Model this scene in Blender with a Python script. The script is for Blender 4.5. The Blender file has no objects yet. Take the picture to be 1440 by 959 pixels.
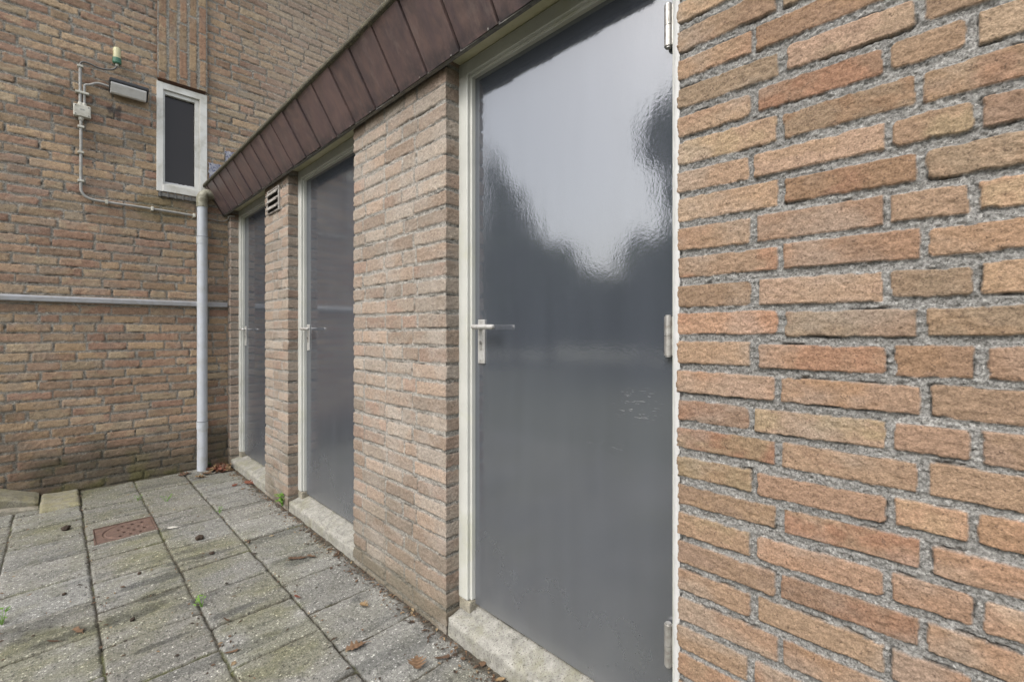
import bpy, bmesh, math, random
import numpy as np
from mathutils import Vector, Matrix, noise as mnoise

random.seed(7)
S = bpy.context.scene
COL = S.collection
PI = math.pi

# ------------------------------------------------------------------ camera constants
CAMZ = 1.132
FX = 1.03          # plane of the shed's brick face
BY = 4.47          # plane of the house wall

def ground_pt(u, v, z=0.0):
    s = (CAMZ - z) * 640 / .70711 / (v - 466.0)
    d = (u - 720.0) / 640.0 * s
    return (s + d) / 2, (s - d) / 2

def wall_pt(u, v, y=BY):
    t = (u - 720.0) / 640.0
    x = y * (1 + t) / (1 - t)
    return x, CAMZ + (466.0 - v) * (x + y) * .70711 / 640

# ------------------------------------------------------------------ naming helpers
ORG = {}

def tag(o, label=None, cat=None, group=None, kind=None):
    if label: o['label'] = label
    if cat: o['category'] = cat
    if group: o['group'] = group
    if kind: o['kind'] = kind
    return o

def thing(name, label, cat, loc=(0, 0, 0), group=None):
    o = bpy.data.objects.new(name, None)
    o.empty_display_size = .1
    o.location = loc
    COL.objects.link(o)
    ORG[o] = Vector(loc)
    return tag(o, label, cat, group)

def link(name, me, mat, parent=None, origin=None):
    """me is in world coordinates; it is re-based on origin and parented."""
    n = len(me.vertices)
    co = np.empty(n * 3, np.float32)
    me.vertices.foreach_get('co', co)
    co = co.reshape(-1, 3)
    if origin is None:
        mn, mx = co.min(0), co.max(0)
        origin = ((mn[0] + mx[0]) / 2, (mn[1] + mx[1]) / 2, mn[2])
    origin = Vector([float(a) for a in origin])
    co = co - np.array(origin, np.float32)
    me.vertices.foreach_set('co', co.ravel())
    me.update()
    o = bpy.data.objects.new(name, me)
    if mat is not None:
        me.materials.clear()
        me.materials.append(mat)
    COL.objects.link(o)
    ORG[o] = origin
    if parent is not None:
        o.parent = parent
        o.location = origin - ORG[parent]
    else:
        o.location = origin
    return o

def bobj(name, bm, mat, parent=None, origin=None, smooth=False):
    me = bpy.data.meshes.new(name)
    bmesh.ops.recalc_face_normals(bm, faces=bm.faces[:])
    bm.to_mesh(me)
    bm.free()
    if smooth:
        for p in me.polygons: p.use_smooth = True
    return link(name, me, mat, parent, origin)

def copy_tree(o, parent=None, off=(0, 0, 0)):
    c = o.copy()
    COL.objects.link(c)
    ORG[c] = ORG[o] + Vector(off)
    if parent is not None: c.parent = parent
    c.location = Vector(o.location) + Vector(off)
    for ch in [q for q in bpy.data.objects if q.parent == o]:
        copy_tree(ch, c)
    return c

# ------------------------------------------------------------------ bmesh shapes
def add_box(bm, x0, x1, y0, y1, z0, z1, bev=0.0, seg=2):
    r = bmesh.ops.create_cube(bm, size=1.0)
    vs = r['verts']
    for v in vs:
        v.co = Vector(((x0 + x1) / 2 + v.co.x * (x1 - x0), (y0 + y1) / 2 + v.co.y * (y1 - y0),
                       (z0 + z1) / 2 + v.co.z * (z1 - z0)))
    if bev > 0:
        es = {e for v in vs for e in v.link_edges}
        bmesh.ops.bevel(bm, geom=list(es), offset=bev, segments=seg, affect='EDGES', profile=.5)

def add_prism(bm, pts, axis, a0, a1):
    """extrude polygon pts (two coords) along axis 0/1/2 between a0 and a1"""
    def mk(p, a):
        if axis == 0: return (a, p[0], p[1])
        if axis == 1: return (p[0], a, p[1])
        return (p[0], p[1], a)
    A = [bm.verts.new(mk(p, a0)) for p in pts]
    B = [bm.verts.new(mk(p, a1)) for p in pts]
    n = len(pts)
    bm.faces.new(A); bm.faces.new(B[::-1])
    for i in range(n):
        bm.faces.new((A[i], B[i], B[(i + 1) % n], A[(i + 1) % n]))

def add_tube(bm, pts, r, seg=12, caps=True):
    pts = [Vector(p) for p in pts]
    rr = r if isinstance(r, (list, tuple)) else [r] * len(pts)
    if caps:
        L0 = (pts[1] - pts[0]).length; L1 = (pts[-1] - pts[-2]).length
        e0 = min(.0008, L0 * .1); e1 = min(.0008, L1 * .1)
        q0 = pts[0].lerp(pts[1], e0 / L0); q1 = pts[-1].lerp(pts[-2], e1 / L1)
        pts = [pts[0], q0] + pts[1:-1] + [q1, pts[-1]]
        rr = [rr[0], rr[0]] + rr[1:-1] + [rr[-1], rr[-1]]
    rings = []
    up = None
    for i, p in enumerate(pts):
        if i == 0: d = pts[1] - pts[0]
        elif i == len(pts) - 1: d = pts[-1] - pts[-2]
        else: d = (pts[i + 1] - p).normalized() + (p - pts[i - 1]).normalized()
        d.normalize()
        if up is None:
            up = Vector((0, 0, 1)) if abs(d.z) < .9 else Vector((0, 1, 0))
        a = d.cross(up)
        if a.length < 1e-4: a = d.cross(Vector((1, 0, 0)))
        a.normalize()
        b = a.cross(d).normalized()
        up = b
        rings.append([bm.verts.new(p + (a * math.cos(k * 2 * PI / seg) + b * math.sin(k * 2 * PI / seg)) * rr[i])
                      for k in range(seg)])
    for i in range(len(rings) - 1):
        for k in range(seg):
            bm.faces.new((rings[i][k], rings[i][(k + 1) % seg], rings[i + 1][(k + 1) % seg], rings[i + 1][k]))
    if caps:
        bm.faces.new(rings[0][::-1]); bm.faces.new(rings[-1])

def smooth_path(pts, n=6):
    pts = [Vector(p) for p in pts]
    P = [pts[0] * 2 - pts[1]] + pts + [pts[-1] * 2 - pts[-2]]
    out = []
    for i in range(1, len(P) - 2):
        for k in range(n):
            t = k / n
            p0, p1, p2, p3 = P[i - 1], P[i], P[i + 1], P[i + 2]
            out.append(.5 * ((2 * p1) + (-p0 + p2) * t + (2 * p0 - 5 * p1 + 4 * p2 - p3) * t * t
                             + (-p0 + 3 * p1 - 3 * p2 + p3) * t ** 3))
    out.append(pts[-1])
    return out

def rough_block(bm, x0, x1, y0, y1, zb, ztop, step=.02, amp=.003, freq=18, seed=0, chip=0.0):
    """a block of rough stone; ztop(x, y) gives its top"""
    nx = max(2, int((x1 - x0) / step)); ny = max(2, int((y1 - y0) / step))
    zt = ztop if callable(ztop) else (lambda x, y: ztop)
    hz = zt((x0 + x1) / 2, (y0 + y1) / 2) - zb
    nz = max(2, int(hz / step))
    bmt = bmesh.new()
    bmesh.ops.create_cube(bmt, size=1.0)
    bmt.free()
    grid = {}
    def V(i, j, k):
        key = (i, j, k)
        if key in grid: return grid[key]
        x = x0 + (x1 - x0) * i / nx; y = y0 + (y1 - y0) * j / ny
        z = zb + (zt(x, y) - zb) * k / nz
        p = Vector((x, y, z))
        q = p * freq + Vector((seed * 7.1, seed * 3.3, seed))
        d = Vector((mnoise.noise(q), mnoise.noise(q + Vector((31, 0, 0))), mnoise.noise(q + Vector((0, 57, 0)))))
        q2 = p * freq * 4
        d2 = Vector((mnoise.noise(q2), mnoise.noise(q2 + Vector((31, 0, 0))), mnoise.noise(q2 + Vector((0, 57, 0)))))
        p = p + d * amp + d2 * amp * .4
        ne = (i in (0, nx)) + (j in (0, ny)) + (k == nz)
        if ne >= 2:
            c = Vector(((x0 + x1) / 2, (y0 + y1) / 2, zb + hz / 2))
            w = .004 + chip * max(0, mnoise.noise(Vector((x * 11, y * 11, z * 11 + seed))) )
            sgn = Vector((((i == 0) - (i == nx)), ((j == 0) - (j == ny)), -(k == nz)))
            p += sgn * w
        if k == 0: p.z = zb
        grid[key] = bm.verts.new(p)
        return grid[key]
    for i in range(nx):
        for j in range(ny):
            bm.faces.new((V(i, j, nz), V(i + 1, j, nz), V(i + 1, j + 1, nz), V(i, j + 1, nz)))
    for k in range(nz):
        for i in range(nx):
            bm.faces.new((V(i, 0, k), V(i + 1, 0, k), V(i + 1, 0, k + 1), V(i, 0, k + 1)))
            bm.faces.new((V(i + 1, ny, k), V(i, ny, k), V(i, ny, k + 1), V(i + 1, ny, k + 1)))
        for j in range(ny):
            bm.faces.new((V(0, j + 1, k), V(0, j, k), V(0, j, k + 1), V(0, j + 1, k + 1)))
            bm.faces.new((V(nx, j, k), V(nx, j + 1, k), V(nx, j + 1, k + 1), V(nx, j, k + 1)))

# ------------------------------------------------------------------ numpy noise
def hash2(ix, iy, seed):
    h = (ix.astype(np.int64) * 374761393 + iy.astype(np.int64) * 668265263 + seed * 1442695041) & 0xFFFFFFFF
    h = ((h ^ (h >> 13)) * 1274126177) & 0xFFFFFFFF
    h = (h ^ (h >> 16)) & 0xFFFFFFFF
    h = (h * 2246822519) & 0xFFFFFFFF
    h = (h ^ (h >> 15)) & 0xFFFFFFFF
    return h.astype(np.float64) / 4294967295.0

def vnoise(x, y, seed):
    ix = np.floor(x); iy = np.floor(y)
    fx = x - ix; fy = y - iy
    fx = fx * fx * (3 - 2 * fx); fy = fy * fy * (3 - 2 * fy)
    a = hash2(ix, iy, seed); b = hash2(ix + 1, iy, seed)
    c = hash2(ix, iy + 1, seed); d = hash2(ix + 1, iy + 1, seed)
    return (a * (1 - fx) + b * fx) * (1 - fy) + (c * (1 - fx) + d * fx) * fy

def fbm(x, y, seed, oct=4):
    r = np.zeros_like(x); amp = .5; f = 1.0; tot = 0
    for o in range(oct):
        r += amp * vnoise(x * f + o * 17.3, y * f + o * 9.1, seed + o * 101)
        tot += amp; amp *= .5; f *= 2.03
    return r / tot

def sstep(a, b, x):
    t = np.clip((x - a) / (b - a), 0, 1)
    return t * t * (3 - 2 * t)

def grid_mesh(name, P, C, keep=None):
    nr, nc = P.shape[:2]
    idx = np.arange(nr * nc).reshape(nr, nc)
    q = np.stack([idx[:-1, :-1], idx[:-1, 1:], idx[1:, 1:], idx[1:, :-1]], -1)
    if keep is not None: q = q[keep]
    q = q.reshape(-1, 4)
    me = bpy.data.meshes.new(name)
    me.vertices.add(nr * nc)
    me.vertices.foreach_set('co', P.reshape(-1, 3).astype(np.float32).ravel())
    nf = len(q)
    me.loops.add(nf * 4)
    me.loops.foreach_set('vertex_index', q.astype(np.int32).ravel())
    me.polygons.add(nf)
    me.polygons.foreach_set('loop_start', (np.arange(nf) * 4).astype(np.int32))
    me.polygons.foreach_set('loop_total', np.full(nf, 4, np.int32))
    me.polygons.foreach_set('use_smooth', np.ones(nf, bool))
    me.update(calc_edges=True)
    at = me.attributes.new('Col', 'FLOAT_COLOR', 'POINT')
    c4 = np.ones((nr * nc, 4), np.float32)
    k = C.shape[-1]
    c4[:, :k] = C.reshape(-1, k)
    at.data.foreach_set('color', c4.ravel())
    return me

# ------------------------------------------------------------------ brickwork
def brick_wall_mesh(name, path, seglen, z0, z1, dz, rowfn, pal, mort, seed, course=.066, bh=.049, joint=.011,
                    depth=.006, rough=.0016, zoff=0.0, keepfn=None, stain=None, mort_rough=.0022, edge=.004, warp=.003, tint=(1, 1, 1), gap=.44, chip=.028):
    # path: list of (x, y); seglen: sample spacing per segment
    xs, ss, nrm = [], [], []
    s0 = 0.0
    dirs = []
    for i in range(len(path) - 1):
        a = np.array(path[i], float); b = np.array(path[i + 1], float)
        L = np.linalg.norm(b - a)
        dirs.append((b - a) / L)
    for i in range(len(path) - 1):
        a = np.array(path[i], float); b = np.array(path[i + 1], float)
        L = np.linalg.norm(b - a)
        n = max(1, int(round(L / seglen[i])))
        rng = range(n + 1) if i == len(path) - 2 else range(n)
        for k in rng:
            f = k / n
            xs.append(a + (b - a) * f); ss.append(s0 + L * f)
            nv = np.array([dirs[i][1], -dirs[i][0]])
            if k == 0 and i > 0:
                nv = nv + np.array([dirs[i - 1][1], -dirs[i - 1][0]])
                c = np.dot(nv, nv) / 2
                if c > 0: nv = nv / (np.dot(nv, np.array([dirs[i][1], -dirs[i][0]])))
            nrm.append(nv)
        s0 += L
    xs = np.array(xs); ss = np.array(ss); nrm = np.array(nrm)
    nz = int(round((z1 - z0) / dz))
    zs = np.linspace(z0, z1, nz + 1)
    Sg, Zg = np.meshgrid(ss, zs)
    # warp so that no edge is ruler-straight
    wz = (fbm(Sg * 7, Zg * 7, seed + 5, 2) - .5) * warp * 1.5 + (fbm(Sg * 45, Zg * 45, seed + 6, 2) - .5) * warp
    wsx = (fbm(Sg * 45, Zg * 45, seed + 8, 2) - .5) * warp * 1.3
    row = np.floor((Zg + wz - zoff) / course).astype(int)
    zl = (Zg + wz - zoff) - (row + .5) * course
    nrow0 = row.min()
    cx = np.zeros_like(Sg); hw = np.ones_like(Sg); bid = np.zeros(Sg.shape, int)
    lc = np.zeros_like(Sg, bool); rc = np.zeros_like(Sg, bool)
    for r in range(row.min(), row.max() + 1):
        m = row == r
        if not m.any(): continue
        b, corner = rowfn(r)
        b = np.array(b); corner = np.array(corner, bool)
        k = np.clip(np.searchsorted(b, Sg[m] + wsx[m], side='right') - 1, 0, len(b) - 2)
        cx[m] = (b[k] + b[k + 1]) / 2; hw[m] = (b[k + 1] - b[k]) / 2
        lc[m] = corner[k]; rc[m] = corner[k + 1]
        bid[m] = (r + 500) * 512 + k
    bi = bid.astype(np.int64)
    def br(k): return hash2(bi, np.full_like(bi, k), seed)
    sl = Sg + wsx - cx
    jl = np.where(lc, -.012, joint / 2 + (br(11) - .5) * .005)
    jr = np.where(rc, -.012, joint / 2 + (br(12) - .5) * .005)
    # per-brick rectangle
    x_lo = -hw + jl; x_hi = hw - jr
    bcx = (x_lo + x_hi) / 2; bhx = (x_hi - x_lo) / 2
    bhz = bh / 2 + (br(1) - .5) * .005
    tilt = (br(2) - .5) * .028
    zz = zl - (br(3) - .5) * .004 - tilt * sl
    rad = .002 + br(4) ** 3 * .010
    qx = np.abs(sl - bcx) - (bhx - rad); qz = np.abs(zz) - (bhz - rad)
    d = np.hypot(np.maximum(qx, 0), np.maximum(qz, 0)) + np.minimum(np.maximum(qx, qz), 0) - rad
    chipn = fbm(Sg * 60, Zg * 60, seed + 21, 3)
    d = d + (chipn - .5) * edge * 1.1 + np.maximum(0, fbm(Sg * 30, Zg * 30, seed + 33, 3) - .66) * chip
    m = sstep(edge * .26, -edge * .26, d)          # 1 on brick
    # heights
    sand = (fbm(Sg * 170, Zg * 170, seed + 41, 3) - .5) * rough * 2.0
    fold = (fbm(Sg * 30, Zg * 80, seed + 42, 4) - .5) * rough * 1.0 * (.4 + br(6))
    pillow = -np.clip(d + .0035, 0, 1) * .14
    hb = (br(5) - .5) * .0028 + (br(7) - .5) * .03 * sl + sand + fold + pillow
    hm = -depth + (fbm(Sg * 190, Zg * 190, seed + 51, 3) - .5) * mort_rough * 3 + (fbm(Sg * 14, Zg * 14, seed + 52, 2) - .5) * depth * 1.1
    crack = np.exp(-((d - edge * .42) / (edge * .38)) ** 2) * sstep(gap, gap + .16, fbm(Sg * 13 + br(9) * 9, Zg * 26, seed + 53, 4))
    hm = hm - crack * depth * 1.3
    h = hb * m + hm * (1 - m)
    P = np.zeros(Sg.shape + (3,))
    P[..., 0] = xs[None, :, 0] + nrm[None, :, 0] * h
    P[..., 1] = xs[None, :, 1] + nrm[None, :, 1] * h
    P[..., 2] = Zg
    # colour
    pal = np.array(pal, float) * np.array(tint, float)
    n = len(pal)
    k1 = np.minimum((br(8) * n).astype(int), n - 1); k2 = np.minimum((br(9) * n).astype(int), n - 1)
    mix = sstep(.42, .68, fbm(Sg * 16 + br(10) * 50, Zg * 24, seed + 61, 3))[..., None] * .75
    c = pal[k1] * (1 - mix) + pal[k2] * mix
    c = c * (.80 + .40 * br(13))[..., None]
    c = c * (.86 + .28 * fbm(Sg * 70, Zg * 70, seed + 62, 3))[..., None]
    # greyish bloom of lime on the skin
    bl = sstep(.5, .75, fbm(Sg * 7, Zg * 11, seed + 63, 4))[..., None] * .32
    g = np.array([.30, .265, .225])
    c = c * (1 - bl) + g * bl
    mc = np.array(mort, float) * (.72 + .56 * fbm(Sg * 160, Zg * 160, seed + 71, 3))[..., None]
    mc = mc * (.85 + .3 * fbm(Sg * 5, Zg * 5, seed + 72, 3))[..., None]
    mc = mc * (1 - .62 * crack[..., None])
    mm = m[..., None]
    C = c * mm + mc * (1 - mm)
    if stain is not None:
        C = stain(C, P, Sg, Zg, seed)
    keep = None
    if keepfn is not None:
        kc = keepfn(P[..., 0], P[..., 1], P[..., 2])
        keep = ~(kc[:-1, :-1] & kc[1:, 1:] & kc[:-1, 1:] & kc[1:, :-1])
    C = np.concatenate([np.clip(C, .004, 1), m[..., None]], -1)
    return grid_mesh(name, P, C, keep)

# ------------------------------------------------------------------ node helpers
class NT:
    def __init__(s, name):
        s.m = bpy.data.materials.new(name); s.m.use_nodes = True
        s.t = s.m.node_tree; s.b = s.t.nodes['Principled BSDF']
        g = s.t.nodes.new('ShaderNodeNewGeometry'); s.pos = g.outputs['Position']
    def n(s, kind, **kw):
        x = s.t.nodes.new(kind)
        for k, v in kw.items():
            if k.startswith('_'): setattr(x, k[1:], v)
            else: s.put(x, k, v)
        return x
    def put(s, x, k, v):
        i = x.inputs[int(k[1:])] if (k[0] == 'i' and k[1:].isdigit()) else x.inputs[k]
        if hasattr(v, 'is_output') or isinstance(v, bpy.types.NodeSocket): s.t.links.new(v, i)
        else:
            if isinstance(v, tuple) and len(v) == 3 and i.type == 'RGBA': v = v + (1,)
            i.default_value = v
    def coords(s, sx=1, sy=1, sz=1, obj=False):
        src = s.pos
        if obj: src = s.n('ShaderNodeTexCoord').outputs['Object']
        x = s.n('ShaderNodeMapping', Vector=src); x.inputs['Scale'].default_value = (sx, sy, sz)
        return x.outputs[0]
    def noise(s, scale, detail=4, rough=.55, vec=None, dist=0):
        x = s.n('ShaderNodeTexNoise', Vector=vec or s.pos, Scale=scale, Detail=detail, Roughness=rough, Distortion=dist)
        return x.outputs['Fac']
    def ramp(s, fac, stops, interp='LINEAR'):
        x = s.n('ShaderNodeValToRGB', Fac=fac); x.color_ramp.interpolation = interp
        e = x.color_ramp.elements
        while len(e) < len(stops): e.new(.5)
        for el, (p, c) in zip(e, stops):
            el.position = p
            el.color = (c, c, c, 1) if not isinstance(c, tuple) else c + (1,)
        return x.outputs[0]
    def mix(s, fac, a, b, mode='MIX'):
        x = s.t.nodes.new('ShaderNodeMix'); x.data_type = 'RGBA'; x.blend_type = mode
        for k, v in ((0, fac), (6, a), (7, b)):
            i = x.inputs[k]
            if isinstance(v, bpy.types.NodeSocket): s.t.links.new(v, i)
            else: i.default_value = (v + (1,)) if isinstance(v, tuple) else v
        return x.outputs[2]
    def math(s, op, a, b=0.0):
        x = s.t.nodes.new('ShaderNodeMath'); x.operation = op
        for i, v in enumerate((a, b)):
            if isinstance(v, bpy.types.NodeSocket): s.t.links.new(v, x.inputs[i])
            else: x.inputs[i].default_value = v
        return x.outputs[0]
    def bump(s, h, dist=.002, strength=1, normal=None):
        x = s.n('ShaderNodeBump', Height=h, Distance=dist, Strength=strength)
        if normal is not None: s.t.links.new(normal, x.inputs['Normal'])
        return x.outputs[0]
    def out(s, col=None, rough=None, normal=None, metal=None, **kw):
        if col is not None: s.put(s.b, 'Base Color', col)
        if rough is not None: s.put(s.b, 'Roughness', rough)
        if normal is not None: s.put(s.b, 'Normal', normal)
        if metal is not None: s.put(s.b, 'Metallic', metal)
        for k, v in kw.items(): s.put(s.b, k, v)
        return s.m

def mat_masonry(name, fine=420, dist=.0012, amt=.5, spec=.2):
    t = NT(name)
    at = t.n('ShaderNodeAttribute', _attribute_name='Col')
    a = at.outputs['Color']; mk = at.outputs['Alpha']
    f = t.noise(fine, 3, .7)
    f2 = t.noise(fine * .22, 4, .65)
    v = t.ramp(f, [(.28, 1 - amt), (.72, 1 + amt * .55)])
    v2 = t.ramp(f2, [(.3, .80), (.7, 1.14)])
    c = t.mix(1.0, a, v, 'MULTIPLY'); c = t.mix(1.0, c, v2, 'MULTIPLY')
    # grains of sand and gravel showing in the mortar
    vo = t.n('ShaderNodeTexVoronoi', Vector=t.pos, Scale=fine * 1.15)
    sep = t.n('ShaderNodeSeparateColor', Color=vo.outputs['Color'])
    tone = t.ramp(sep.outputs[0], [(0, .55), (.25, .86), (.7, 1.06), (.92, 1.2), (1.0, 1.5)])
    c = t.mix(1.0, c, t.mix(mk, tone, (1.0, 1.0, 1.0)), 'MULTIPLY')
    # sand pits in the brick skin
    pit = t.ramp(t.noise(fine * .5, 2, .5), [(.30, 1.0), (.36, 0.0)])
    c = t.mix(t.math('MULTIPLY', t.math('MULTIPLY', pit, mk), .55), c, (.09, .06, .045))
    n = t.bump(f, dist, .9); n = t.bump(f2, dist * 2.4, .8, n)
    inv = t.math('SUBTRACT', 1.0, mk)
    n = t.bump(t.math('MULTIPLY', sep.outputs[1], inv), dist * 2.2, .9, n)
    return t.out(c, .93, n, **{'Specular IOR Level': spec})

def mat_simple(name, col, rough=.5, metal=0, var=.12, scale=30, bump=0.0, bscale=200, dirt=None, dirt_amt=.0, spec=.5):
    t = NT(name)
    f = t.noise(scale, 5, .6)
    v = t.ramp(f, [(.25, 1 - var), (.75, 1 + var)])
    c = t.mix(1.0, col, v, 'MULTIPLY')
    if dirt is not None:
        g = t.ramp(t.noise(scale * .6, 6, .65, dist=.6), [(.5 - dirt_amt * .25, 0.0), (.85 - dirt_amt * .25, 1.0)])
        c = t.mix(g, c, dirt)
    n = t.bump(t.noise(bscale, 3), .001, bump) if bump else None
    return t.out(c, rough, n, metal, **{'Specular IOR Level': spec})

M = {}
M['brick'] = mat_masonry('brick_near', 300, .0015, .46)
M['brick_far'] = mat_masonry('brick_far', 170, .0022, .42)

def make_door_mat():
    t = NT('grey_gloss_paint')
    v = t.ramp(t.noise(1.0, 5, .6, t.coords(14, 14, 1.2)), [(.3, .90), (.7, 1.10)])
    c = t.mix(1.0, (.054, .061, .074), v, 'MULTIPLY')
    # pale and dark specks of splashed dirt, denser low on the door
    sep = t.n('ShaderNodeSeparateXYZ', Vector=t.pos)
    low = t.ramp(sep.outputs['Z'], [(.1, 1.0), (.95, .35)])
    vo = t.n('ShaderNodeTexVoronoi', Vector=t.coords(1, 1, .7), Scale=85.0, Randomness=1.0)
    vr = t.n('ShaderNodeSeparateColor', Color=vo.outputs['Color'])
    size = t.math('MULTIPLY', t.math('MULTIPLY', vr.outputs[0], vr.outputs[0]), .30)
    size = t.math('MULTIPLY', size, low)
    sp = t.math('LESS_THAN', vo.outputs['Distance'], size)
    pick = t.math('GREATER_THAN', vr.outputs[1], .66)
    c1 = t.mix(t.math('MULTIPLY', t.math('MULTIPLY', sp, pick), .6), c, (.33, .31, .26))
    dk = t.math('LESS_THAN', vr.outputs[1], .46)
    c2 = t.mix(t.math('MULTIPLY', t.math('MULTIPLY', sp, dk), .85), c1, (.018, .017, .017))
    # dusty film of splash at the bottom
    film = t.math('MULTIPLY', t.ramp(sep.outputs['Z'], [(.1, .26), (.45, 0.0)]), t.noise(9, 5, .7))
    c3 = t.mix(film, c2, (.14, .135, .12))
    # pale scratches: a patch of near level scrapes and a few near the lock
    scr = t.ramp(t.noise(1.0, 3, .6, t.coords(1, 22, 420), .5), [(.64, 0.0), (.67, 1.0)])
    def blob(y, z, ry, rz):
        mp = t.n('ShaderNodeMapping', Vector=t.pos)
        mp.inputs['Scale'].default_value = (0, 1 / ry, 1 / rz); mp.inputs['Location'].default_value = (0, -y / ry, -z / rz)
        ln = t.n('ShaderNodeVectorMath', i0=mp.outputs[0], _operation='LENGTH').outputs['Value']
        return t.ramp(ln, [(.55, 1.0), (1.0, 0.0)])
    zone = t.math('MAXIMUM', blob(.640, .930, .085, .060), t.math('MULTIPLY', blob(.74, .80, .10, .03), .25))
    c3 = t.mix(t.math('MULTIPLY', t.math('MULTIPLY', scr, zone), 1.0), c3, (.34, .335, .32))
    n1 = t.noise(150, 2, .5)
    n2 = t.noise(18, 2, .5, t.coords(1, 1, .45))
    nn = t.bump(n1, .00012, 1.0); nn = t.bump(n2, .00030, 1.0, nn)
    r = t.ramp(t.noise(26, 4, .6), [(.3, .05), (.7, .085)])
    haze = t.math('MULTIPLY', t.ramp(sep.outputs['Z'], [(.15, 1.0), (.98, .04)]), t.noise(5, 5, .65, t.coords(1, 1, .6)))
    r2 = t.math('ADD', r, t.math('ADD', t.math('MULTIPLY', film, .4), t.math('MULTIPLY', haze, .42)))
    return t.out(c3, r2, nn, IOR=2.65)
M['door'] = make_door_mat()

def make_frame_mat():
    t = NT('cream_paint')
    c = t.mix(1.0, (.43, .435, .405), t.ramp(t.noise(6, 4), [(.3, .88), (.7, 1.08)]), 'MULTIPLY')
    alg = t.ramp(t.noise(5.5, 6, .7, dist=.4), [(.52, 0.0), (.8, .5)])
    c = t.mix(alg, c, (.36, .36, .20))
    sp = t.ramp(t.noise(230, 2, .5), [(.70, 0.0), (.74, 1.0)])
    c = t.mix(t.math('MULTIPLY', sp, .7), c, (.12, .11, .09))
    n = t.bump(t.noise(60, 3, .5, t.coords(1, 1, .2)), .0008, .7)
    return t.out(c, .38, n)
M['frame'] = make_frame_mat()

def make_soffit_mat():
    t = NT('soffit_paint')
    c = t.mix(t.ramp(t.noise(7, 6, .7, t.coords(1, .6, 1)), [(.35, 0.0), (.75, 1.0)]), (.60, .57, .42), (.38, .37, .21))
    sp = t.ramp(t.noise(160, 2, .5), [(.70, 0.0), (.75, 1.0)])
    c = t.mix(t.math('MULTIPLY', sp, .5), c, (.15, .12, .08))
    return t.out(c, .5, t.bump(t.noise(90, 3), .0007, .5))
M['soffit'] = make_soffit_mat()

def make_tile_mat():
    t = NT('brown_fascia_tile')
    rnd = t.n('ShaderNodeNewGeometry').outputs['Random Per Island']
    c = t.mix(rnd, (.080, .057, .060), (.120, .083, .084))
    st = t.ramp(t.noise(2.6, 5, .6, t.coords(6, 9, 1.6), .5), [(.35, 0.0), (.72, 1.0)])
    c = t.mix(t.math('MULTIPLY', st, .75), c, (.165, .108, .092))
    dk = t.ramp(t.noise(7, 6, .65, dist=.8), [(.45, 0.0), (.75, .75)])
    c = t.mix(dk, c, (.062, .052, .055))
    pale = t.ramp(t.noise(11, 6, .7, t.coords(1, 1.5, .6)), [(.54, 0.0), (.76, .65)])
    c = t.mix(pale, c, (.20, .155, .138))
    sepz = t.n('ShaderNodeSeparateXYZ', Vector=t.pos)
    lz = t.math('MULTIPLY', t.math('SUBTRACT', 2.168, sepz.outputs['Z']), 19.0)
    lich = t.math('MULTIPLY', t.ramp(lz, [(.0, 0.0), (1.0, 1.0)]), t.ramp(t.noise(24, 5, .7), [(.36, 0.0), (.6, 1.0)]))
    c = t.mix(t.math('MULTIPLY', lich, .85), c, (.040, .036, .040))
    sp = t.ramp(t.noise(120, 2, .5), [(.73, 0.0), (.76, 1.0)])
    c = t.mix(t.math('MULTIPLY', sp, .6), c, (.025, .02, .02))
    n = t.bump(t.noise(40, 4), .0012, .6)
    return t.out(c, .42, n, **{'Specular IOR Level': .5})
M['tile'] = make_tile_mat()

def make_moss_trim():
    t = NT('mossy_roof_edge')
    c = t.mix(t.ramp(t.noise(55, 6, .7), [(.35, 0.0), (.7, 1.0)]), (.030, .027, .020), (.085, .075, .042))
    c = t.mix(t.ramp(t.noise(220, 3), [(.62, 0.0), (.7, .7)]), c, (.25, .22, .16))
    return t.out(c, .95, t.bump(t.noise(150, 4, .7), .004, 1))
M['moss_trim'] = make_moss_trim()

def make_concrete(name, base, alg, amt=.5):
    t = NT(name)
    c = t.mix(1.0, base, t.ramp(t.noise(26, 8, .75), [(.30, .52), (.70, 1.30)]), 'MULTIPLY')
    g = t.ramp(t.noise(8, 6, .7, dist=.5), [(.62 - amt * .3, 0.0), (.85 - amt * .2, .85)])
    c = t.mix(g, c, alg)
    sp = t.ramp(t.noise(170, 3, .6), [(.57, 0.0), (.64, 1.0)])
    c = t.mix(t.math('MULTIPLY', sp, .8), c, (.075, .07, .06))
    wh = t.ramp(t.noise(310, 2, .6), [(.66, 0.0), (.70, 1.0)])
    c = t.mix(t.math('MULTIPLY', wh, .6), c, (.52, .50, .44))
    n = t.bump(t.noise(240, 4, .7), .002, .9); n = t.bump(t.noise(45, 4, .7), .004, .8, n)
    return t.out(c, .93, n, **{'Specular IOR Level': .2})
M['sill'] = make_concrete('weathered_concrete', (.275, .268, .240), (.185, .178, .105), .45)
M['kerb'] = make_concrete('lichen_concrete', (.235, .222, .172), (.245, .222, .105), .7)
M['foot'] = make_concrete('frame_foot_stone', (.27, .25, .20), (.17, .15, .09), .4)

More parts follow.
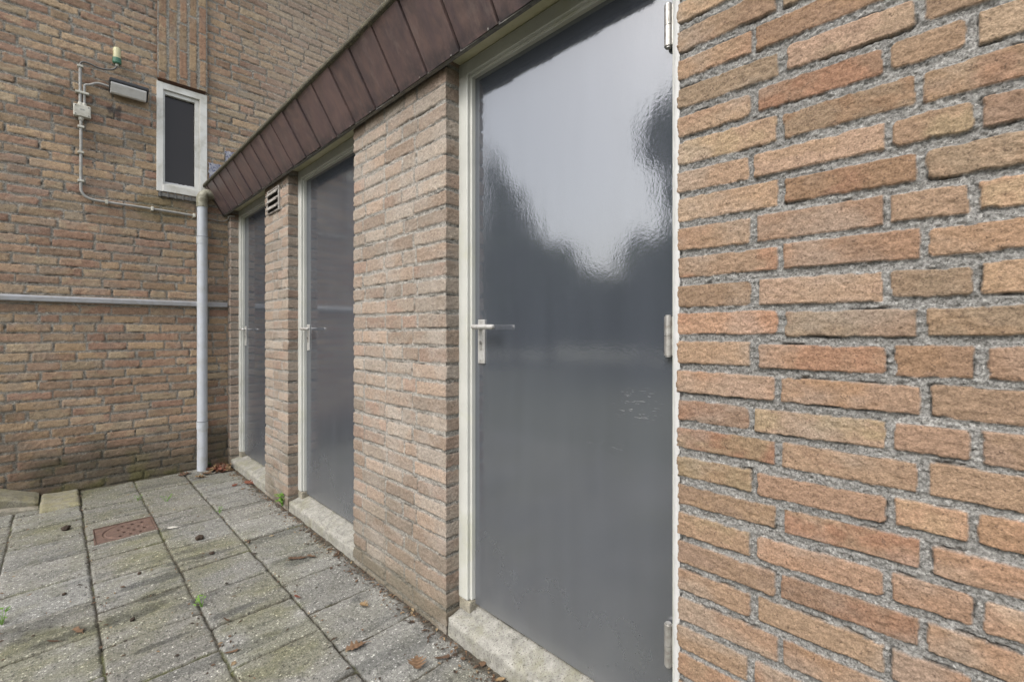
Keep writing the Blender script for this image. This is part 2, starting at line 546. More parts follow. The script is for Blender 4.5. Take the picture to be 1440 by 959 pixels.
def make_paving_mat():
    t = NT('exposed_aggregate_paving')
    a = t.n('ShaderNodeAttribute', _attribute_name='Col').outputs['Color']
    vo = t.n('ShaderNodeTexVoronoi', Vector=t.pos, Scale=150.0)
    vr = t.n('ShaderNodeSeparateColor', Color=vo.outputs['Color'])
    size = t.math('MULTIPLY', vr.outputs[1], .60)
    st = t.math('LESS_THAN', vo.outputs['Distance'], size)
    tone = t.ramp(vr.outputs[0], [(.0, .40), (.35, .70), (.60, 1.12), (.84, 1.55), (1.0, 2.5)])
    c = t.mix(1.0, a, t.mix(st, (.93, .93, .92), tone), 'MULTIPLY')
    f = t.noise(330, 3, .65)
    c = t.mix(1.0, c, t.ramp(f, [(.30, .45), (.70, 1.55)]), 'MULTIPLY')
    c = t.mix(1.0, c, t.ramp(t.noise(75, 5, .7), [(.30, .66), (.70, 1.26)]), 'MULTIPLY')
    n = t.bump(f, .0022, 1.0); n = t.bump(t.noise(75, 5, .7), .005, .8, n)
    n = t.bump(t.math('MULTIPLY', st, .6), .0012, .6, n)
    return t.out(c, .9, n, **{'Specular IOR Level': .25})
M['paving'] = make_paving_mat()

M['pvc'] = mat_simple('grey_pvc', (.42, .445, .48), .38, 0, .06, 22, .15, 50, (.33, .33, .30), .05)
M['elbow'] = mat_simple('dirty_pvc', (.36, .35, .28), .6, 0, .2, 40, .3, 120, (.12, .11, .07), .8)
M['steel'] = mat_simple('brushed_steel', (.42, .41, .39), .36, .6, .12, 60, .15, 200, (.16, .14, .11), .3)
M['alu'] = mat_simple('aluminium', (.58, .57, .55), .42, .55, .08, 40, .1, 150)
M['handle'] = mat_simple('handle_aluminium', (.47, .465, .45), .36, .4, .06, 80, .1, 200, (.3, .28, .24), .2)
M['dark'] = mat_simple('dark_gap', (.02, .019, .018), .8)
M['black'] = mat_simple('black_plastic', (.028, .029, .032), .45, 0, .2, 60)
M['diffuser'] = mat_simple('opal_diffuser', (.62, .615, .60), .32, 0, .05, 30, 0, 100, (.45, .43, .38), .1)
M['conduit'] = mat_simple('grey_conduit', (.31, .305, .29), .5, 0, .12, 50, .1, 100, (.2, .19, .15), .3)
M['box'] = mat_simple('junction_box_plastic', (.50, .485, .42), .5, 0, .06, 40, .1, 100, (.28, .26, .2), .3)
M['cap'] = mat_simple('yellowed_cap', (.52, .49, .29), .4, 0, .1, 40)
M['green'] = mat_simple('green_plastic', (.04, .14, .085), .45, 0, .15, 60)
M['cable'] = mat_simple('grey_cable', (.11, .107, .10), .5, 0, .1, 60)
M['window_frame'] = mat_simple('white_window_paint', (.60, .595, .56), .42, 0, .05, 14, .2, 80, (.34, .32, .25), .22)
M['lead'] = mat_simple('lead_sill', (.10, .098, .095), .6, .2, .3, 60, .4, 150, (.22, .21, .18), .4)
M['caulk'] = mat_simple('white_caulk', (.50, .50, .495), .6, 0, .06, 60, .5, 120)
M['rail'] = mat_simple('rail_aluminium', (.34, .345, .36), .4, .4, .1, 30, .1, 150, (.28, .27, .25), .3)
M['vent'] = mat_simple('vent_aluminium', (.46, .445, .42), .5, .35, .15, 60, .2, 150, (.15, .13, .11), .5)

def make_glass():
    t = NT('dark_window_glass')
    w = t.n('ShaderNodeTexWave', Vector=t.pos, Scale=60.0, _bands_direction='Z').outputs['Fac']
    c = t.mix(w, (.016, .014, .014), (.026, .022, .021))
    return t.out(c, .12, t.bump(t.noise(9, 2), .0008, .4), IOR=1.42)
M['glass'] = make_glass()

def make_rust():
    t = NT('rusty_iron')
    c = t.mix(t.ramp(t.noise(30, 6, .7), [(.3, 0.0), (.7, 1.0)]), (.085, .055, .043), (.155, .098, .075))
    c = t.mix(t.ramp(t.noise(140, 3), [(.6, 0.0), (.7, .7)]), c, (.06, .045, .035))
    return t.out(c, .85, t.bump(t.noise(160, 4), .002, .8), .15)
M['rust'] = make_rust()

def make_leafmat(name, a, b, trans=0.0):
    t = NT(name)
    r = t.n('ShaderNodeObjectInfo').outputs['Random']
    c = t.mix(r, a, b)
    c = t.mix(1.0, c, t.ramp(t.noise(90, 4, .7), [(.3, .6), (.7, 1.3)]), 'MULTIPLY')
    return t.out(c, .75, t.bump(t.noise(200, 3), .001, .6), **{'Specular IOR Level': .25})
M['dryleaf'] = make_leafmat('dry_leaf', (.085, .052, .034), (.16, .10, .06))
M['redleaf'] = make_leafmat('red_brown_leaf', (.15, .052, .034), (.17, .075, .046))
M['paleleaf'] = make_leafmat('straw_leaf', (.24, .17, .09), (.20, .13, .07))
M['weed'] = make_leafmat('weed_green', (.10, .22, .03), (.15, .28, .05))
M['clod'] = make_leafmat('dark_clod', (.035, .026, .02), (.06, .042, .03))
M['bark'] = mat_simple('bark', (.10, .08, .06), .9, 0, .3, 20, .5, 60)

def make_foliage():
    t = NT('tree_foliage')
    c = t.mix(t.noise(1.7, 3), (.03, .065, .016), (.075, .12, .03))
    return t.out(c, .7, None, **{'Specular IOR Level': .2})
M['foliage'] = make_foliage()

def make_sticker():
    t = NT('torn_blue_print')
    v = t.n('ShaderNodeTexVoronoi', Vector=t.coords(1, 1, 1.4), Scale=38.0)
    f = t.noise(30, 4, .7, dist=1.2)
    c = t.ramp(f, [(.36, (.10, .105, .24)), (.45, (.30, .32, .46)), (.52, (.58, .59, .66)), (.7, (.70, .70, .73))])
    return t.out(c, .6, t.bump(f, .001, .5))
M['sticker'] = make_sticker()

def make_ground_mat():
    t = NT('rough_ground')
    c = t.mix(t.noise(1.3, 6, .7), (.11, .105, .085), (.075, .085, .045))
    return t.out(c, .95, t.bump(t.noise(60, 4), .01, .5))
M['ground'] = make_ground_mat()
M['roofing'] = mat_simple('bitumen_roof', (.06, .058, .055), .9, 0, .2, 10, .5, 90)

# ================================================================== SETTING: GROUND
def build_paving():
    x0, x1, y0, y1 = -1.35, 1.045, .25, 4.475
    dx = .0052
    nx = int((x1 - x0) / dx); ny = int((y1 - y0) / dx)
    X, Y = np.meshgrid(np.linspace(x0, x1, nx + 1), np.linspace(y0, y1, ny + 1))
    wx = (fbm(X * 7, Y * 7, 3, 3) - .5) * .010 + (fbm(X * 60, Y * 60, 4, 2) - .5) * .004
    wy = (fbm(X * 7, Y * 7, 13, 3) - .5) * .010 + (fbm(X * 60, Y * 60, 14, 2) - .5) * .004
    cols = np.array([-1.70, -1.40, -1.095, -.79, -.49, -.188, .112, .413, .712, 1.10])
    phase = [.10, .25, .11, .26, .10, 2.31, 2.185, 1.743, 1.575, 1.6]
    Xs = X + wx; Ys = Y + wy
    k = np.clip(np.searchsorted(cols, Xs, side='right') - 1, 0, len(cols) - 2)
    ph = np.array(phase)[k]
    pitch = .2965
    r = np.floor((Ys - ph) / pitch).astype(int)
    yl = (Ys - ph) - r * pitch
    # hand-placed joint of the column with the drain cover
    dl = np.minimum(Xs - cols[k], cols[k + 1] - Xs)
    dt = np.minimum(yl, pitch - yl)
    sid = k * 1000 + r + 100
    def sr(q): return hash2(sid.astype(np.int64), np.full_like(sid, q).astype(np.int64), 77)
    jw = .0030 + .0034 * fbm(X * 6, Y * 6, 91, 3) + (fbm(X * 40, Y * 40, 92, 2) - .5) * .006
    jt = jw * (.65 + .65 * sr(9))
    jd = np.minimum(dl - jw * .72, dt - jt)
    m = sstep(-.0025, .0035, jd)
    # slab surface
    tiltx = (sr(1) - .5) * .03; tilty = (sr(2) - .5) * .03
    cxm = (cols[k] + cols[k + 1]) / 2
    h = (sr(3) - .5) * .006 + tiltx * (Xs - cxm) + tilty * (yl - pitch / 2)
    h += (fbm(X * 40, Y * 40, 21, 4) - .5) * .0032 + (fbm(X * 150, Y * 150, 22, 2) - .5) * .0028
    h -= np.clip(.012 - jd, 0, 1) * .18
    hj = -.009 + (fbm(X * 90, Y * 90, 31, 3) - .5) * .008
    Z = h * m + hj * (1 - m)
    # second-order erosion lines across the slabs (cast edge texture)
    er = fbm(X * 3, Y * 34, 55, 3)
    Z -= sstep(.66, .74, er) * .0025 * m
    # colour
    base = np.array([.212, .213, .203]) * (.77 + .46 * sr(4))[..., None]
    warm = np.array([.205, .197, .172])
    w = (sr(5) * .6 + .2)[..., None]
    c = base * (1 - w) + warm * w * (.9 + .2 * sr(6))[..., None]
    c = c * (.74 + .52 * fbm(X * 5, Y * 8, 61, 5))[..., None]
    # moss film
    alg = np.clip(sstep(.45, .72, fbm(X * 3.2, Y * 4.2, 71, 5)) * .42 + sstep(.45, .75, fbm(X * 14, Y * 18, 73, 3)) * .20, 0, .8)
    alg = alg * (1 - .6 * sstep(.55, 1.0, X))
    alg += .45 * sstep(3.3, 4.4, Y) * sstep(.9, .2, X) * fbm(X * 6, Y * 6, 74, 3)
    alg = np.clip(alg, 0, .85)
    c = c * (1 - alg[..., None]) + np.array([.150, .147, .072]) * alg[..., None]
    # dark damp streaks on some slabs
    dk = sstep(.60, .74, fbm(X * 2.2, Y * 13, 81, 5)) * .30
    spots = [(560, 640, .14, .03), (300, 770, .14, .04), (1350, 640, .06, .05), (820, 470, .12, .03), (200, 800, .10, .02), (640, 800, .12, .02), (475 + 100, 575, .15, .045), (895, 690, .10, .04), (465, 710, .13, .05), (700, 495, .10, .03), (1130, 500, .10, .05)]
    for (sx, sy, rx, ry) in spots:
        gx, gy = ground_pt(sx / 2.667, 600 + sy / 2.667)
        q = ((X - gx) / rx) ** 2 + ((Y - gy) / ry) ** 2 + (fbm(X * 18, Y * 18, 83, 3) - .5) * 2.0
        dk = np.maximum(dk, sstep(1.1, .2, q) * .45)
    c = c * (1 - dk[..., None] * np.array([1, .98, .95]))
    # pits and black lichen dots
    pit = sstep(.74, .80, fbm(X * 70, Y * 70, 85, 2)) * .7
    c = c * (1 - .55 * pit[..., None]); Z = Z - pit * .0016 * m
    # joints: dark soil with moss
    soil = np.array([.050, .043, .030]) * (.6 + .8 * fbm(X * 50, Y * 50, 86, 3))[..., None]
    ms = sstep(.55, .7, fbm(X * 9, Y * 9, 87, 3))[..., None] * .6
    soil = soil * (1 - ms) + np.array([.085, .095, .028]) * ms
    C = c * m[..., None] + soil * (1 - m[..., None])
    # soil gathered along the foot of the walls
    ed = np.minimum(1.03 - X, BY - Y) + (fbm(X * 16, Y * 16, 88, 4) - .5) * .05
    e = sstep(.030, .006, ed)[..., None] * .85
    C = C * (1 - e) + np.array([.060, .048, .033]) * e
    # opening for the drain cover
    P = np.stack([X, Y, Z], -1)
    hole = (X > GX0 + .004) & (X < GX1 - .004) & (Y > GY0 + .004) & (Y < GY1 - .004)
    keep = ~(hole[:-1, :-1] & hole[1:, 1:])
    me = grid_mesh('paving', P, np.clip(C, .004, 1), keep)
    o = link('paving', me, M['paving'], None, (0, 0, 0))
    tag(o, 'grey concrete slab paving with mossy joints', None, None, 'structure')

GX0, GX1, GY0, GY1 = .140, .412, 3.272, 3.545
build_paving()

def build_ground():
    bm = bmesh.new()
    bmesh.ops.create_grid(bm, x_segments=40, y_segments=40, size=120)
    for v in bm.verts: v.co.z = -.035
    o = bobj('ground', bm, M['ground'], None, (0, 0, -.035))
    tag(o, None, None, None, 'structure')
build_ground()

# ================================================================== HOUSE (far wall)
WX0, _a = wall_pt(220, 116); WX1, _b = wall_pt(291, 133)
WZ1 = 3.085; WZ0 = 2.228
PAL_BACK = [(.30, .205, .135), (.275, .18, .12), (.32, .228, .145), (.265, .165, .112), (.31, .235, .155), (.28, .192, .13), (.25, .155, .108), (.305, .212, .13)]
MORT_BACK = (.33, .305, .262)

def rows_wild(total, corners, seed):
    def fn(r):
        rs = random.Random(seed * 1000 + r)
        cs = [0.0] + list(corners) + [total]
        b = [0.0]; f = [False]
        for a, e in zip(cs[:-1], cs[1:]):
            x = a + rs.choice([.06, .11, .165, .21])
            while x < e - .07:
                b.append(x); f.append(False)
                x += rs.choice([.219, .219, .219, .219, .112, .219, .165]) + rs.uniform(-.005, .005)
            b.append(e); f.append(e in corners)
        return b, f
    return fn

def stain_light_back(C, P, Sg, Zg, seed):
    X, Z = P[..., 0], P[..., 2]
    n = fbm(X * 4, Z * 5, seed + 91, 5)
    # grimy splash zone at the foot
    a = sstep(.62, .0, Z + (n - .5) * .8) * .78
    a = np.where(P[..., 1] < BY + .02, a, 0)
    C = C * (1 - a[..., None]) + np.array([.072, .067, .050]) * a[..., None]
    g = sstep(.30, .0, Z + (n - .5) * .4) * sstep(.45, .7, fbm(X * 9, Z * 9, seed + 92, 4)) * .6
    C = C * (1 - g[..., None]) + np.array([.12, .115, .04]) * g[..., None]
    # damp algae under the window and beside the downpipe
    q = ((X - .63) / .22) ** 2 + ((Z - 2.12) / .13) ** 2 + (n - .5) * 2.2
    a = sstep(1.1, .1, q) * .45
    C = C * (1 - a[..., None]) + np.array([.15, .135, .055]) * a[..., None]
    # soot mark under the lamp
    lx, lz = wall_pt(161, 157)
    q = ((X - lx) / .05) ** 2 + ((Z - lz) / .06) ** 2 + (fbm(X * 30, Z * 30, seed + 93, 3) - .5) * 2.4
    a = sstep(1.0, .2, q) * .75
    C = C * (1 - a[..., None]) + np.array([.05, .045, .05]) * a[..., None]
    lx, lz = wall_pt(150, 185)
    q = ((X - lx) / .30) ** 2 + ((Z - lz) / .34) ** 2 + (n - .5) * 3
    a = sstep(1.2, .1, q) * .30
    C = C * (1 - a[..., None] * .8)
    # brighter light high on the right, painted into the brick colour
    a = sstep(.9, 1.7, X + (n - .5) * .5) * sstep(2.2, 2.7, Z) * .5
    C = C * (1 - a[..., None]) + np.array([.45, .375, .30]) * a[..., None]
    return C

house = thing('house', 'tall tan brick house wall closing the end of the passage behind the downpipe', 'house', (-.2, BY, 0))
HX0, HX1 = -1.62, 3.6
pathH = [(HX0, BY + 3.0), (HX0, BY), (-.55, BY), (2.5, BY), (HX1, BY)]
totH = 3.0 + (HX1 - HX0)
me = brick_wall_mesh('wall', pathH, [.05, .012, .0068, .02], -.03, 4.9, .0068,
                     rows_wild(totH, [3.0], 5), PAL_BACK, MORT_BACK, 11, bh=.0515, joint=.012, depth=.0052, gap=.57,
                     rough=.0022, stain=stain_light_back, edge=.0048, warp=.004, tint=(1.20, 1.235, 1.27),
                     keepfn=lambda x, y, z: (x > WX0 + .008) & (x < WX1 - .008) & (z > WZ0 + .008) & (z < WZ1 + .04) & (y < BY + .1))
link('wall', me, M['brick_far'], house)
bm = bmesh.new()
add_box(bm, HX0 - .25, HX1, BY - .25, BY + 3.2, 4.9, 5.1, .01)
bobj('roof', bm, M['roofing'], house)

# standing-brick panel above the window
def rows_soldier(r):
    b = [0.0]; x = .03 + (.5 * .21 if r % 2 else 0) + random.Random(r * 3).uniform(-.03, .03)
    while x < 2.0:
        b.append(x); x += .219
    b.append(2.1)
    return b, [True] + [False] * (len(b) - 1)

def soldier_panel():
    # brick courses turned upright: generate lying panel then swap axes
    w = WX1 - WX0 - .004
    L = 1.8
    c = w / 5
    me = brick_wall_mesh('soldier_panel', [(0, 0), (L, 0)], [.006], 0, w, .006, rows_soldier,
                         PAL_BACK, (.33, .31, .27), 29, course=c, bh=c - .017, joint=.012, depth=.004, gap=.66, tint=(1.15, 1.15, 1.12), rough=.002, edge=.005, warp=.0035)
    n = len(me.vertices); co = np.empty(n * 3, np.float32); me.vertices.foreach_get('co', co); co = co.reshape(-1, 3)
    out = np.empty_like(co)
    z0 = WZ1 + .022
    out[:, 0] = WX0 + .002 + co[:, 2]; out[:, 1] = BY - .028 + co[:, 1]; out[:, 2] = z0 + co[:, 0]
    me.vertices.foreach_set('co', out.ravel())
    me.flip_normals(); me.update()
    p = link('soldier_panel', me, M['brick_far'], house)
    bm = bmesh.new()
    add_box(bm, WX0 + .003, WX1 - .003, BY - .010, BY + .05, z0 + .001, z0 + L)
    bobj('panel_backing', bm, mat_simple('red_brick_ends', (.20, .105, .07), .9, 0, .35, 60, .5, 200), house)
soldier_panel()

# window
win = bpy.data.objects.new('window', None); COL.objects.link(win)
win.parent = house; ORG[win] = Vector((WX0, BY, WZ0)); win.location = ORG[win] - ORG[house]
FWY0, FWY1 = BY - .012, BY + .06
bm = bmesh.new()
fw = .052
add_box(bm, WX0, WX0 + fw - .010, FWY0, FWY1, WZ0, WZ1, .003)
add_box(bm, WX1 - fw, WX1, FWY0, FWY1, WZ0, WZ1, .003)
add_box(bm, WX0 + fw - .014, WX1 - fw + .004, FWY0 + .001, FWY1, WZ1 - fw, WZ1 - .001, .003)
add_box(bm, WX0 + fw - .014, WX1 - fw + .004, FWY0 - .006, FWY1, WZ0 + .001, WZ0 + fw + .006, .004)
bobj('window_frame', bm, M['window_frame'], win)
bm = bmesh.new()
sx0, sx1, sz0, sz1 = WX0 + fw - .010, WX1 - fw, WZ0 + fw + .006, WZ1 - fw
for bx in ((sx0, sx0 + .012, sz0, sz1), (sx1 - .030, sx1, sz0, sz1)):
    add_box(bm, bx[0], bx[1], BY + .006, FWY1, bx[2], bx[3], .002)
add_box(bm, sx0 + .012, sx1 - .03, BY + .007, FWY1, sz1 - .030, sz1, .002)
add_box(bm, sx0 + .012, sx1 - .03, BY + .007, FWY1, sz0, sz0 + .018, .002)
bobj('sash', bm, M['window_frame'], win)
bm = bmesh.new()
add_box(bm, sx0 + .01, sx1 - .028, BY + .034, BY + .04, sz0 + .015, sz1 - .025)
bobj('pane', bm, M['glass'], win)
bm = bmesh.new()   # flaking bead of putty at the foot of the pane
pts = []
for i in range(22):
    f = i / 21
    pts.append((sx0 + .012 + f * (sx1 - sx0 - .044), BY + .026, sz0 + .022 + .006 * mnoise.noise(Vector((f * 9, 2, 1)))))
add_tube(bm, pts, [.008 + .005 * abs(mnoise.noise(Vector((i * 1.7, 5, 3)))) for i in range(22)], 6)
bobj('putty', bm, M['caulk'], win, None, True)
bm = bmesh.new()
add_box(bm, WX0 + .01, WX1 - .01, BY - .022, BY + .05, WZ0 - .040, WZ0 - .012, .002)
for i in range(7):
    x = WX0 + .02 + i * (WX1 - WX0 - .04) / 6
    add_box(bm, x - .004, x + .004, BY - .028, BY - .018, WZ0 - .046, WZ0 - .004, .001)
bobj('sill', bm, M['lead'], win)

# ================================================================== SHED (three doors in brick piers)
shed = thing('storage_shed', 'low brick storage shed with three grey doors and a brown tiled roof edge', 'shed', (FX, 1.0, 0))
PAL_NEAR = [(.36, .245, .165), (.335, .23, .16), (.385, .262, .17), (.35, .222, .142), (.33, .215, .15), (.365, .255, .175),
            (.36, .268, .172), (.32, .21, .145), (.375, .235, .158), (.36, .205, .135), (.34, .25, .175), (.35, .24, .165), (.355, .245, .18)]
MORT_NEAR = (.222, .217, .205)
PAL_PIER = [(.385, .305, .245), (.35, .27, .212), (.375, .268, .20), (.40, .315, .25), (.36, .262, .20), (.39, .29, .225), (.365, .25, .19)]
MORT_PIER = (.315, .298, .268)
DOORS = [(.480, 1.380), (2.130, 3.030), (3.475, 4.375)]
RET = .13

def rows_near(r):
    rs = random.Random(900 + r)
    j = lambda: rs.uniform(-.004, .004)
    b = [0, RET]; f = [False, True]
    x = RET
    seq = ([.163, .217, .110] if r % 2 == 0 else [.212, .215, .215])
    for w in seq:
        x += w; b.append(x + j()); f.append(False)
    while x < 3.2:
        x += rs.choice([.217, .217, .217, .110]); b.append(x + j()); f.append(False)
    return b, f

def rows_pier(width, A, B, tail=RET):
    def fn(r):
        rs = random.Random(int(width * 1000) + r)
        b = [0, RET]; f = [False, True]
        seq = A if r % 2 else B     # listed from the camera side, so reversed along the path
        tot = sum(seq)
        x = RET
        for w in seq[::-1][:-1]:
            x += w * width / tot; b.append(x + rs.uniform(-.010, .010)); f.append(False)
        b += [RET + width, 2 * RET + width]; f += [True, False]
        return b, f
    return fn

def stain_pier(C, P, Sg, Zg, seed):
    n = fbm(Sg * 5, Zg * 6, seed + 91, 5)
    a = np.maximum(sstep(.22, .06, Zg + (n - .5) * .22) * .72, sstep(.50, .05, Zg + (n - .5) * .5) * .45)
    C = C * (1 - a[..., None]) + np.array([.118, .108, .078]) * a[..., None]
    # lime smear on the skin
    q = sstep(.55, .78, fbm(Sg * 6, Zg * 9, seed + 95, 5))[..., None] * .40
    C = C * (1 - q) + np.array([.36, .325, .285]) * q
    return C

def brick_pier(path, ds, dz, rowfn, pal, mort, seed, mat, ztop=2.16, **kw):
    me = brick_wall_mesh('brick_pier', path, ds, -.02, ztop, dz, rowfn, pal, mort, seed, **kw)
    return link('brick_pier', me, mat, shed)

y0 = DOORS[0][0]
near = brick_pier([(FX + RET, y0), (FX, y0), (FX, -.32), (FX, -1.9)], [.0035, .0022, .010], .0022, rows_near, PAL_NEAR, MORT_NEAR, 41,
                  M['brick'], 2.2, bh=.0500, joint=.0125, depth=.0054, rough=.0019, mort_rough=.0028, edge=.0034, warp=.0021, zoff=-.0072, gap=.58, chip=.015, tint=(.735, .735, .72),
                  )
tag(near, 'wide wall section of tan bricks with thick grey mortar joints nearest the camera')
p2 = brick_pier([(FX + RET, 2.130), (FX, 2.130), (FX, 1.380), (FX + RET, 1.380)], [.005, .0036, .004], .0036,
                rows_pier(.75, [.195, .107, .152, .175, .121], [.222, .219, .215, .094]), PAL_PIER, MORT_PIER, 53, M['brick'],
                bh=.0525, joint=.0105, depth=.0045, rough=.0020, edge=.0038, warp=.0032, zoff=.018, stain=stain_pier, gap=.54, tint=(.755, .81, .835))
p3 = brick_pier([(FX + RET, 3.475), (FX, 3.475), (FX, 3.030), (FX + RET, 3.030)], [.006, .005, .005], .005,
                rows_pier(.445, [.11, .165, .17], [.18, .10, .165]), PAL_PIER, MORT_PIER, 67, M['brick'],
                bh=.053, joint=.010, depth=.0045, gap=.56, rough=.002, edge=.0042, warp=.0032, zoff=.018, stain=stain_pier, tint=(.755, .81, .835))
def rows_p4(r):
    w = BY - 4.375
    return [0, w, w + RET], [False, True, False]
p4 = brick_pier([(FX, BY + .0), (FX, 4.375), (FX + RET, 4.375)], [.005, .005], .005, rows_p4, PAL_PIER, MORT_PIER, 71, M['brick'],
                bh=.053, joint=.010, depth=.0050, gap=.56, rough=.002, edge=.0045, warp=.0038, zoff=.018, stain=stain_pier, tint=(.755, .81, .835))

# ---- doors
DX = 1.123       # face of the door leaf
FRX = 1.092      # face of the frame
DZ0, DZ1 = .100, 2.100

def make_frame():
    oy0, oy1 = DOORS[0]
    bm = bmesh.new()
    zt = 2.150; zb = .118
    for (a, b, c) in ((oy0 - .004, oy0 + .040, oy0 + .050), (oy1 + .004, oy1 - .050, oy1 - .060)):
        add_box(bm, FRX, FRX + .07, min(a, b), max(a, b), zb, zt, .0035)
        lo, hi = min(b, c), max(b, c)
        if c < b: lo, hi = c, b + .003
        else: lo, hi = b - .003, c
        add_box(bm, FRX + .014, FRX + .07, lo, hi, zb + .0005, 2.10, .002)
    add_box(bm, FRX + .0005, FRX + .07, oy0 + .036, oy1 - .046, 2.098, zt - .0005, .0035)
    add_box(bm, FRX + .014, FRX + .069, oy0 + .047, oy1 - .057, 2.088, 2.101, .002)
    fr = bobj('door_frame', bm, M['frame'], shed)
    for (a, b) in ((oy1 - .061, oy1 + .003), (oy0 - .003, oy0 + .051)):
        bm = bmesh.new()
        add_box(bm, FRX + .002, FRX + .07, a, b, .072, zb - .002, .004)
        bobj('frame_foot', bm, M['foot'], fr)
    # uneven bead of sealant between frame and brickwork on the hinge side
    bm = bmesh.new()
    pts, rr = [], []
    n = 160
    for i in range(n):
        z = .10 + i * (2.1 - .10) / (n - 1)
        ph = ((z + .0072) / .066) % 1.0
        k = .0035 * math.cos(ph * 2 * PI) + .003 * mnoise.noise(Vector((z * 21, 0, 4)))
        pts.append((FRX + .0085, oy0 + .028 + k * .15, z)); rr.append(.0145 + k * .10)
    add_tube(bm, pts, rr, 8)
    bobj('sealant', bm, M['caulk'], fr, None, True)
    return fr

def make_threshold():
    oy0, oy1 = DOORS[0]
    bm = bmesh.new()
    rough_block(bm, FX + .004, DX + .03, oy0 - .0, oy1 - .0, -.03,
                lambda x, y: .064 + max(0, (x - FX - .02)) * .26, .011, .0035, 14, 3, .02)
    return bobj('threshold', bm, M['sill'], shed, None, True)

def make_door():
    oy0, oy1 = DOORS[0]
    bm = bmesh.new()
    a, b = oy0 + .043, oy1 - .052
    add_box(bm, DX, DX + .04, a, b, DZ0, DZ1, .0025)
    door = bobj('door', bm, M['door'], shed)
    # lock plate
    yc = 1.279; zt, zb = 1.176, 1.012
    bm = bmesh.new()
    add_box(bm, DX - .0075, DX + .001, yc - .0185, yc + .0185, zb, zt, .003, 3)
    bobj('lock_plate', bm, M['handle'], door)
    for z in (zb + .012, zt - .012):
        bm = bmesh.new()
        add_tube(bm, [(DX - .0088, yc, z), (DX - .006, yc, z)], .0035, 10)
        bobj('screw', bm, M['steel'], door)
    # euro keyhole: round eye and slot
    bm = bmesh.new()
    add_tube(bm, [(DX - .011, yc, 1.090), (DX - .006, yc, 1.090)], .0085, 16)
    add_box(bm, DX - .0105, DX - .006, yc - .005, yc + .005, 1.063, 1.088, .002)
    cyl = bobj('lock_cylinder', bm, M['steel'], door)
    bm = bmesh.new()
    add_box(bm, DX - .0122, DX - .0108, yc - .0016, yc + .0016, 1.083, 1.096)
    bobj('key_slot', bm, M['dark'], door)
    # lever: rose, neck, grip towards the hinges
    zl = 1.148
    bm = bmesh.new()
    add_tube(bm, [(DX - .004, yc, zl), (DX - .016, yc, zl)], [.0125, .0105], 16)
    add_tube(bm, smooth_path([(DX - .010, yc, zl), (DX - .038, yc, zl), (DX - .050, yc - .006, zl), (DX - .053, yc - .022, zl),
                              (DX - .052, yc - .070, zl), (DX - .050, yc - .112, zl - .001)], 6), .0092, 14)
    bobj('lever', bm, M['handle'], door, None, True)
    # barrel hinges
    for (z0, z1) in ((.276, .381), (1.070, 1.170), (1.862, 1.968)):
        hy, hx, r = oy0 + .0625, DX - .0125, .0102
        bm = bmesh.new()
        zm = (z0 + z1) / 2
        add_tube(bm, [(hx, hy, z0), (hx, hy, zm - .0008)], r, 16)
        add_tube(bm, [(hx, hy, zm + .0008), (hx, hy, z1)], r, 16)
        add_tube(bm, [(hx, hy, z0 - .004), (hx, hy, z1 + .004)], r * .72, 14)
        add_box(bm, hx - .001, DX + .004, hy - .012, hy - .0045, z0 + .002, z1 - .002, .001)
        bobj('hinge', bm, M['steel'], door, None, False)
    # light scuff marks
    return door

def make_soffit():
    oy0, oy1 = DOORS[0]
    bm = bmesh.new()
    add_box(bm, .992, FRX + .06, oy0 + .002, oy1 - .002, 2.152, 2.170, .001)
    return bobj('soffit', bm, M['soffit'], shed)

protos = [make_frame(), make_threshold(), make_door(), make_soffit()]
for i in (1, 2):
    off = (0, DOORS[i][0] - DOORS[0][0], 0)
    for p in protos:
        copy_tree(p, shed, off)

# ---- roof edge: tiles on a sloping board, mossy capping
TB = Vector((.998, 0, 2.114)); TT = Vector((.872, 0, 2.326))
sl = (TT - TB).normalized(); SLEN = (TT - TB).length
nout = Vector((-sl.z, 0, sl.x)).normalized()    # outward and down
if nout.x > 0: nout = -nout
bm = bmesh.new()
pitch = .1965
rs = random.Random(12)
k = -18
y = 1.445 + pitch * k
while y < BY + .02:
    ya, yb = y + .0030, min(y + pitch - .0030, BY - .004)
    if yb - ya > .02:
        e0 = rs.uniform(-.0015, .0015)
        lift0, lift1 = .0115 + e0, .0055 + e0          # each tile laps its neighbour
        bot = rs.uniform(-.003, .003)
        th = .012
        cs = []
        for (yy, lf) in ((ya, lift0), (yb, lift1)):
            for (q, extra) in ((bot, 0), (SLEN, 0)):
                for o in (0, -th):
                    p = TB + sl * q + nout * (lf + o); cs.append(bm.verts.new((p.x, yy, p.z)))
        a = cs
        for f in ((0, 2, 6, 4), (1, 5, 7, 3), (0, 1, 3, 2), (4, 6, 7, 5), (0, 4, 5, 1), (2, 3, 7, 6)):
            bm.faces.new([a[i] for i in f])
    y += pitch
bobj('fascia_tiles', bm, M['tile'], shed)
bm = bmesh.new()
YN = -1.9
b0 = TB + sl * .004 - nout * .009; t0 = TT - nout * .009
add_prism(bm, [(b0.x, b0.z), (b0.x + .016, b0.z), (1.10, 2.19), (1.6, 2.19), (1.6, 2.325), (t0.x, t0.z)], 1, YN, BY - .012)
bobj('roof', bm, M['roofing'], shed)
